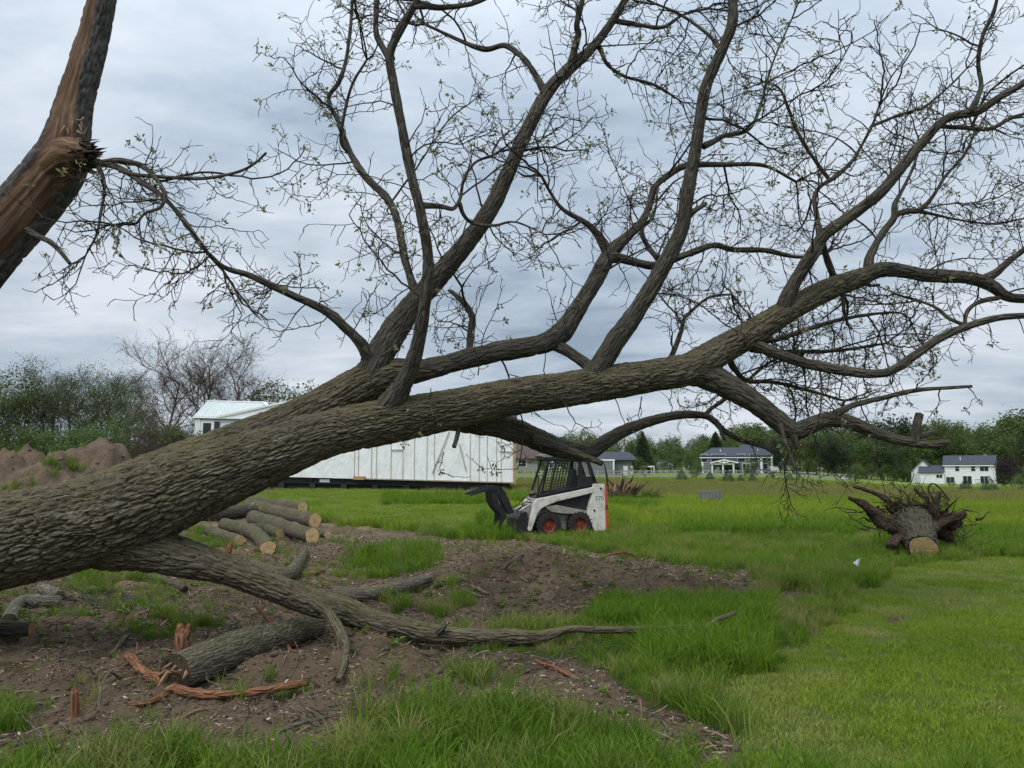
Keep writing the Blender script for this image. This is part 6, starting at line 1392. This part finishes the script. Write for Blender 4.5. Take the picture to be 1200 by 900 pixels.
def grass_mat(name, a, b, c, dry, tr=.3):
    t = NT(name); ti = t.attr('tint'); it = t.attr('tone', inst=True); dr = t.attr('dry', inst=True)
    col = t.ramp(t.math('ADD', t.math('MULTIPLY', ti, .55), t.math('MULTIPLY', it, .45)), (.0, a), (.5, b), (1.0, c)); col = t.mix(dr, col, dry)
    t.fin(col, .7, Specular_IOR_Level=.12); x = t.n('ShaderNodeBsdfTranslucent'); t.l(col, x.inputs[0]); mx = t.n('ShaderNodeMixShader'); mx.inputs[0].default_value = tr
    t.l(t.b.outputs[0], mx.inputs[1]); t.l(x.outputs[0], mx.inputs[2]); t.l(mx.outputs[0], t.out.inputs[0]); return t.m
M['grass_tall'] = grass_mat('grass_tall', (.066, .135, .011), (.125, .225, .019), (.225, .315, .037), (.33, .29, .12))
M['grass_lawn'] = grass_mat('grass_lawn', (.115, .195, .018), (.195, .285, .028), (.30, .355, .052), (.38, .36, .15))
M['grass_field'] = grass_mat('grass_field', (.13, .20, .018), (.21, .295, .027), (.30, .36, .042), (.22, .195, .08))
M['weed'] = grass_mat('weed', (.07, .12, .02), (.12, .19, .03), (.20, .26, .045), (.2, .18, .08))
M['chip'] = NT('chip')
def chip_mat():
    t = NT('wood_chip'); r = t.attr('tone', inst=True); c = t.ramp(r, (.0, (.08, .056, .04)), (.6, (.19, .135, .09)), (.9, (.34, .26, .17)), (1.0, (.52, .43, .31))); return t.fin(c, .9)
bpy.data.materials.remove(M['chip'].m); M['chip'] = chip_mat()
def scatter(name, label, cat, meshes, mat, xy, scl, tone, dry, lift_=0.0, zfun=None, tiltamt=.12):
    n = len(xy); z = (zfun or ground_z)(xy[:, 0], xy[:, 1]) + lift_
    me = bpy.data.meshes.new(name); me.vertices.add(n); me.vertices.foreach_set('co', np.column_stack([xy, z]).astype(np.float32).ravel())
    rg = np.random.default_rng(len(xy)); rot = np.column_stack([rg.normal(size=n) * tiltamt, rg.normal(size=n) * tiltamt, rg.uniform(0, 6.283, n)])
    vattr(me, 'rot', rot); fattr(me, 'scl', scl); fattr(me, 'tone', tone); fattr(me, 'dry', dry)
    a = me.attributes.new('pick', 'INT', 'POINT'); a.data.foreach_set('value', rg.integers(0, len(meshes), n).astype(np.int32))
    o = bpy.data.objects.new(name, me); COL.objects.link(o); tag(o, label, cat, kind='stuff')
    ng = bpy.data.node_groups.new(name, 'GeometryNodeTree'); ng.interface.new_socket('Geometry', in_out='INPUT', socket_type='NodeSocketGeometry'); ng.interface.new_socket('Geometry', in_out='OUTPUT', socket_type='NodeSocketGeometry')
    N = ng.nodes; gi = N.new('NodeGroupInput'); go = N.new('NodeGroupOutput'); iop = N.new('GeometryNodeInstanceOnPoints'); jn = N.new('GeometryNodeJoinGeometry')
    m2p = N.new('GeometryNodeMeshToPoints'); ng.links.new(gi.outputs[0], m2p.inputs[0]); ng.links.new(m2p.outputs[0], iop.inputs['Points'])
    for m_ in meshes:
        if not m_.materials: m_.materials.append(mat)
        so = bpy.data.objects.new('clump_source', m_); oi = N.new('GeometryNodeObjectInfo'); oi.inputs['Object'].default_value = so; oi.inputs['As Instance'].default_value = True; ng.links.new(oi.outputs['Geometry'], jn.inputs[0])
    ng.links.new(jn.outputs[0], iop.inputs['Instance']); iop.inputs['Pick Instance'].default_value = True
    def na(nm, ty):
        x = N.new('GeometryNodeInputNamedAttribute'); x.data_type = ty; x.inputs[0].default_value = nm; return x.outputs[0]
    ng.links.new(na('pick', 'INT'), iop.inputs['Instance Index']); e2r = N.new('FunctionNodeEulerToRotation'); ng.links.new(na('rot', 'FLOAT_VECTOR'), e2r.inputs[0]); ng.links.new(e2r.outputs[0], iop.inputs['Rotation']); ng.links.new(na('scl', 'FLOAT'), iop.inputs['Scale'])
    ng.links.new(iop.outputs[0], go.inputs[0]); md = o.modifiers.new('scatter', 'NODES'); md.node_group = ng; return o
# exact height of the built sheet (bilinear on its own grid)
def ground_z(x, y):
    i = np.clip(np.searchsorted(gx, x) - 1, 0, len(gx) - 2); j = np.clip(np.searchsorted(gy, y) - 1, 0, len(gy) - 2)
    fx = (x - gx[i]) / (gx[i + 1] - gx[i]); fy = (y - gy[j]) / (gy[j + 1] - gy[j])
    return (Zg[i, j] * (1 - fx) + Zg[i + 1, j] * fx) * (1 - fy) + (Zg[i, j + 1] * (1 - fx) + Zg[i + 1, j + 1] * fx) * fy
def sample(D0, D1, dens, um=.86, ref=9.0, pw=1.3, seed=1):
    rg = np.random.default_rng(seed); D = np.linspace(D0, D1, 4000); de = dens * np.minimum(1, (ref / D) ** pw) * (2 * um * D + 1.5); cdf = np.cumsum(de); tot = int(cdf[-1] * (D[1] - D[0])); cdf /= cdf[-1]
    y = np.interp(rg.random(tot), cdf, D); x = rg.uniform(-1, 1, tot) * (um * y + .75); return np.column_stack([x, y]), rg
TALL = [clump(34, .10, .16, .36, .0034, .75, s) for s in range(5)]; LAWN_C = [clump(46, .11, .025, .065, .0026, .7, 20 + s) for s in range(4)]
FIELD_C = [clump(30, .26, .22, .48, .007, .5, 40 + s) for s in range(4)]
FARM = [clump(26, .55, .2, .42, .018, .4, 60 + s) for s in range(3)]
xy, rg = sample(2.6, 24, 135, seed=2); d_, l_ = zones(xy[:, 0], xy[:, 1]); okm = ~d_ & ~l_ ; sparse = d_ & (fbm(xy[:, 0] * 1.3, xy[:, 1] * 1.3, 3, 55) > .56) & (rg.random(len(xy)) < .22)
pt = xy[okm | sparse]; sp_ = sparse[okm | sparse]; pn = fbm(pt[:, 0] * .9, pt[:, 1] * .9, 4, 61); 
hs = .64 * (.38 + 1.25 * pn) * rg.uniform(.75, 1.2, len(pt)) * np.where(sp_, .6, 1) * np.interp(pt[:, 1], [3, 5.4, 6.4, 8, 14, 24], [1.15, 1.2, 1.0, 1.0, 1.1, 1.35])
low_l = crom(trace(LIMBS['low'][0]), .2)[:, :2]; nd = np.min(np.hypot(pt[:, None, 0] - low_l[None, :, 0], (pt[:, None, 1] - low_l[None, :, 1] + .25) * .8), axis=1) if len(pt) < 200000 else 9
hs = hs * np.where((nd < .45) & (pt[:, 1] < 8), .5, 1.0)
scatter('tall_grass', 'lush tall green grass growing round the dirt patches', 'grass', TALL, M['grass_tall'], pt, hs, np.clip(fbm(pt[:, 0] * .5, pt[:, 1] * .5, 3, 62) * 1.5 - .3 + rg.normal(size=len(pt)) * .12, 0, 1), np.clip(np.where(rg.random(len(pt)) < .09, .75, .0) + .15 * (rg.random(len(pt)) < .3) + np.clip((fbm(pt[:, 0] * 2.2, pt[:, 1] * 2.2, 3, 64) - .58) * 2.5, 0, .5), 0, .9))
xy, rg = sample(2.6, 60, 190, seed=3, ref=7, pw=1.5); d_, l_ = zones(xy[:, 0], xy[:, 1]); bald = fbm(xy[:, 0] * 1.1, xy[:, 1] * 1.1, 4, 88); pt = xy[l_ & ((bald < .60) | (rg.random(len(xy)) < .35))]
scatter('mown_grass', 'short mown yellow-green lawn grass', 'grass', LAWN_C, M['grass_lawn'], pt, .85 * rg.uniform(.8, 1.3, len(pt)) * np.maximum(1, pt[:, 1] / 9) ** .55 * (.75 + .7 * fbm(pt[:, 0] * .8, pt[:, 1] * .8, 3, 90)), np.clip(fbm(pt[:, 0] * .7, pt[:, 1] * .7, 4, 91) * 1.7 - .4 + rg.normal(size=len(pt)) * .1, 0, 1), np.clip((fbm(pt[:, 0] * 1.7, pt[:, 1] * 1.7, 3, 92) - .52) * 2.2, 0, .6))
xy, rg = sample(20, 62, 26, seed=4, ref=20, pw=1.2, um=.75); d_, l_ = zones(xy[:, 0], xy[:, 1]); pt = xy[~d_ & ~l_ & ~((xy[:, 1] > 44) & (xy[:, 0] < .5) & (rg.random(len(xy)) < .8))]
hc = (pt[:, 0] > pt[:, 1] * -.5)
scatter('hay_grass', 'tall field grass with brownish seed heads further out', 'grass', FIELD_C, M['grass_field'], pt, rg.uniform(.5, 1.0, len(pt)) * (.7 + .6 * fbm(pt[:, 0] * .3, pt[:, 1] * .3, 3, 94)), np.clip(fbm(pt[:, 0] * .25, pt[:, 1] * .25, 3, 95) * 1.6 - .3, 0, 1), np.clip(ss(33, 46, pt[:, 1] + 8 * (fbm(pt[:, 0] * .15, pt[:, 1] * .3, 3, 96) - .5)) * .75 + rg.normal(size=len(pt)) * .08, 0, .9))
xy, rg = sample(60, 112, 5, seed=6, ref=60, pw=1.0, um=.72); pt = xy
scatter('far_grass', 'far field grass before the rail fence', 'grass', FARM, M['grass_field'], pt, rg.uniform(.5, 1.0, len(pt)), rg.random(len(pt)) * .6, np.clip(.7 - ss(75, 105, pt[:, 1]) * .5 + rg.normal(size=len(pt)) * .08, 0, 1))
# taller tufts: line of weeds behind the flag, at the carrier, round the loader and the stump
tf = []; rg = np.random.default_rng(12)
for (x0, x1, y0, y1, n) in ((790, 1010, 616, 630, 900), (560, 730, 606, 618, 320), (540, 600, 626, 634, 90), (1030, 1200, 622, 645, 350), (450, 620, 582, 592, 500), (700, 770, 582, 600, 220), (400, 515, 656, 678, 60), (700, 900, 712, 740, 420), (760, 900, 742, 790, 260)):
    for i in range(n): p = G0(rg.uniform(x0, x1), rg.uniform(y0, y1)); tf.append(p[:2])
tf = np.array(tf)
scatter('grass_tuft', 'dense taller tufts of dark green grass', 'grass', TALL, M['grass_tall'], tf, rg.uniform(1.0, 1.7, len(tf)) * np.interp(tf[:, 1], [5, 12, 20, 40, 50], [.62, .68, .9, 1.2, .8]), rg.uniform(0, .75, len(tf)), np.zeros(len(tf)))
# weeds on the dirt and the mound
def weed(seed):
    rg = np.random.default_rng(seed); L = Leaves()
    for i in range(30):
        a = rg.uniform(0, 6.28); r = rg.uniform(0, .06); h = rg.uniform(.02, .14); c = np.array([math.cos(a) * r, math.sin(a) * r, h * .6]); d = np.array([math.cos(a), math.sin(a), rg.uniform(-.1, .9)]); l = rg.uniform(.04, .09); L.quad(c, d, l * .5, l, np.array([0, 0, 1.0]) + rg.normal(size=3) * .2, rg.random())
    return L.mesh('weed')
WD = [weed(s) for s in range(3)]
xy, rg = sample(4, 16, 26, seed=8); d_, l_ = zones(xy[:, 0], xy[:, 1]); pt = xy[d_ & (fbm(xy[:, 0] * .9, xy[:, 1] * .9, 3, 66) > .55) & (rg.random(len(xy)) < .5)]
scatter('weeds', 'small leafy weeds sprouting on the bare dirt', 'weed', WD, M['weed'], pt, rg.uniform(.2, .75, len(pt)), rg.random(len(pt)), np.zeros(len(pt)))
mt = []; rg = np.random.default_rng(14)
for (px, py, n, s) in ((84, 540, 16, .16), (60, 548, 8, .10), (22, 568, 14, .22), (95, 520, 4, .2), (48, 516, 5, .4)):
    for D in np.linspace(12.5, 17.4, 120):
        p = P(px, py, D)
        if p[2] < float(mound_h(p[0], p[1])) - .05: break
    for i in range(n): mt.append((p[0] + rg.normal() * s, p[1] + rg.normal() * s * .7))
mt = np.array(mt)
def mound_z(x, y):
    i = np.clip(((x - mx0) / .07).astype(int), 0, AX.shape[0] - 1); j = np.clip(((y - my0) / .07).astype(int), 0, AX.shape[1] - 1); return MH[i, j]
scatter('mound_grass', 'tufts of bright grass sprouting on the dirt mound', 'grass', TALL, M['grass_tall'], mt, rg.uniform(.5, 1.1, len(mt)), rg.uniform(.2, .8, len(mt)), np.zeros(len(mt)), zfun=mound_z)
# wood chips, bark bits and thin dead twigs on the dirt
def chip(seed):
    rg = np.random.default_rng(seed); b = MB(); l, w, h = rg.uniform(.007, .022), rg.uniform(.0025, .007), rg.uniform(.0015, .004); b.prism([(-l, -w, 0), (l, -w * .6, 0), (l * .9, w, 0), (-l * .8, w * .7, 0)], [(-l, -w, h), (l, -w * .6, h * 1.5), (l * .9, w, h), (-l * .8, w * .7, h)]); return b.mesh('chip')
xy, rg = sample(4, 18, 520, seed=9); d_, l_ = zones(xy[:, 0], xy[:, 1]); pt = xy[d_ & (rg.random(len(xy)) < .55 + 1.6 * np.clip(fbm(xy[:, 0] * 1.1, xy[:, 1] * 1.1, 4, 67) - .46, 0, 1) * 3)]
scatter('wood_chips', 'wood chips and bark crumbs strewn over the dirt', 'wood chips', [chip(s) for s in range(6)], M['chip'], pt, rg.uniform(.4, 1.5, len(pt)) * np.maximum(1, pt[:, 1] / 9), rg.random(len(pt)), np.zeros(len(pt)), .004, tiltamt=.35)
def clodm(seed):
    b = MB(); blob(b, np.zeros(3), .03, seed + 3, 2, .5, (1, .8, .6)); return b.mesh('clod', sm=True)
M['clod'] = plain('clod', (.135, .099, .067), .95, .35, 12, .8, bd=.02)
xy, rg = sample(4, 18, 150, seed=10); d_, l_ = zones(xy[:, 0], xy[:, 1]); pt = xy[d_]
scatter('earth_clods', 'clods of earth scattered over the bare dirt', 'earth clods', [clodm(s) for s in range(4)], M['clod'], pt, rg.uniform(.2, 1.0, len(pt)) ** 5 * 1.3 + .12, rg.random(len(pt)), np.zeros(len(pt)), 0)
xy, rg = np.column_stack([np.random.default_rng(3).uniform(mx0, mx1, 5200), np.random.default_rng(4).uniform(my0, my1 - 3, 5200)]), np.random.default_rng(5)
pt = xy[mound_h(xy[:, 0], xy[:, 1]) > .3]
scatter('mound_clods', 'stones and clods of earth on the dirt mound', 'earth clods', [clodm(s) for s in range(4)], M['clod'], pt, rg.uniform(.3, 1.0, len(pt)) ** 6 * 2.4 + .15, rg.random(len(pt)), np.zeros(len(pt)), 0, zfun=mound_z)
TD = Twigs(); rg = np.random.default_rng(77)
xy, _ = sample(4.5, 15, 30, seed=15); d_, l_ = zones(xy[:, 0], xy[:, 1]); pt = xy[d_ & (rg.random(len(xy)) < .55)]
extra = []
for (px, py, n, s) in ((110, 700, 110, .45), (60, 702, 45, .3), (140, 712, 60, .4), (320, 740, 40, .25), (300, 720, 40, .4), (400, 640, 60, .8), (520, 640, 50, .7), (390, 840, 24, .25), (330, 690, 30, .35), (470, 640, 40, .7), (440, 632, 40, .8), (560, 780, 30, .4), (640, 765, 26, .4)):
    g_ = Gp(px, py)
    for i in range(n): extra.append((g_[0] + rg.normal() * s, g_[1] + rg.normal() * s * .7))
pt = np.vstack([pt, np.array(extra)]); zz = ground_z(pt[:, 0], pt[:, 1])
for (x, y), z in zip(pt, zz):
    a = rg.uniform(0, 6.28); L = rg.uniform(.08, .45); n = 6; p = np.array([x, y, z + .012]); pts = [p]; d = np.array([math.cos(a), math.sin(a), rg.uniform(-.05, .25)])
    for i in range(n): d = unit(d + rg.normal(size=3) * np.array([.35, .35, .2])); p = p + d * L / n; q = float(ground_z(np.array([p[0]]), np.array([p[1]]))[0]); p[2] = max(p[2], q + .006); pts.append(p.copy())
    r = rg.uniform(.0025, .0075); TD.line(pts, r, r * .4, 4)
tag(add('dead_twigs', TD.mesh('dead_twigs'), M['bark_pale']), 'thin dead grey twigs littering the dirt', 'twigs', kind='stuff')

def strip(seed):
    rg = np.random.default_rng(seed); b = MB(); L = rg.uniform(.04, .12); w = rg.uniform(.004, .012); k = rg.uniform(-.5, .5); pts = [(-L + 2 * L * i / 4, k * L * ((i / 4 - .5) ** 2), .008 * math.sin(i * 1.5 + seed)) for i in range(5)]
    for i in range(4): b.bar(pts[i], pts[i + 1], w * (1 - .12 * i), .004)
    return b.mesh('strip')
M['litter'] = NT('litter')
t_ = M['litter']; M['litter'] = t_.fin(t_.ramp(t_.attr('tone', inst=True), (.0, (.06, .042, .03)), (.5, (.14, .095, .065)), (.8, (.25, .15, .09)), (1.0, (.36, .29, .21))), .9)
xy, rg = sample(4, 17, 85, seed=19); d_, l_ = zones(xy[:, 0], xy[:, 1]); pt = xy[d_ & (rg.random(len(xy)) < .25 + 3 * np.clip(fbm(xy[:, 0] * 1.4, xy[:, 1] * 1.4, 4, 68) - .46, 0, 1))]
scatter('bark_litter', 'torn bark strips and brown plant litter over the dirt', 'bark litter', [strip(s_) for s_ in range(6)], M['litter'], pt, rg.uniform(.4, 1.5, len(pt)), rg.random(len(pt)), np.zeros(len(pt)), .008, tiltamt=.3)
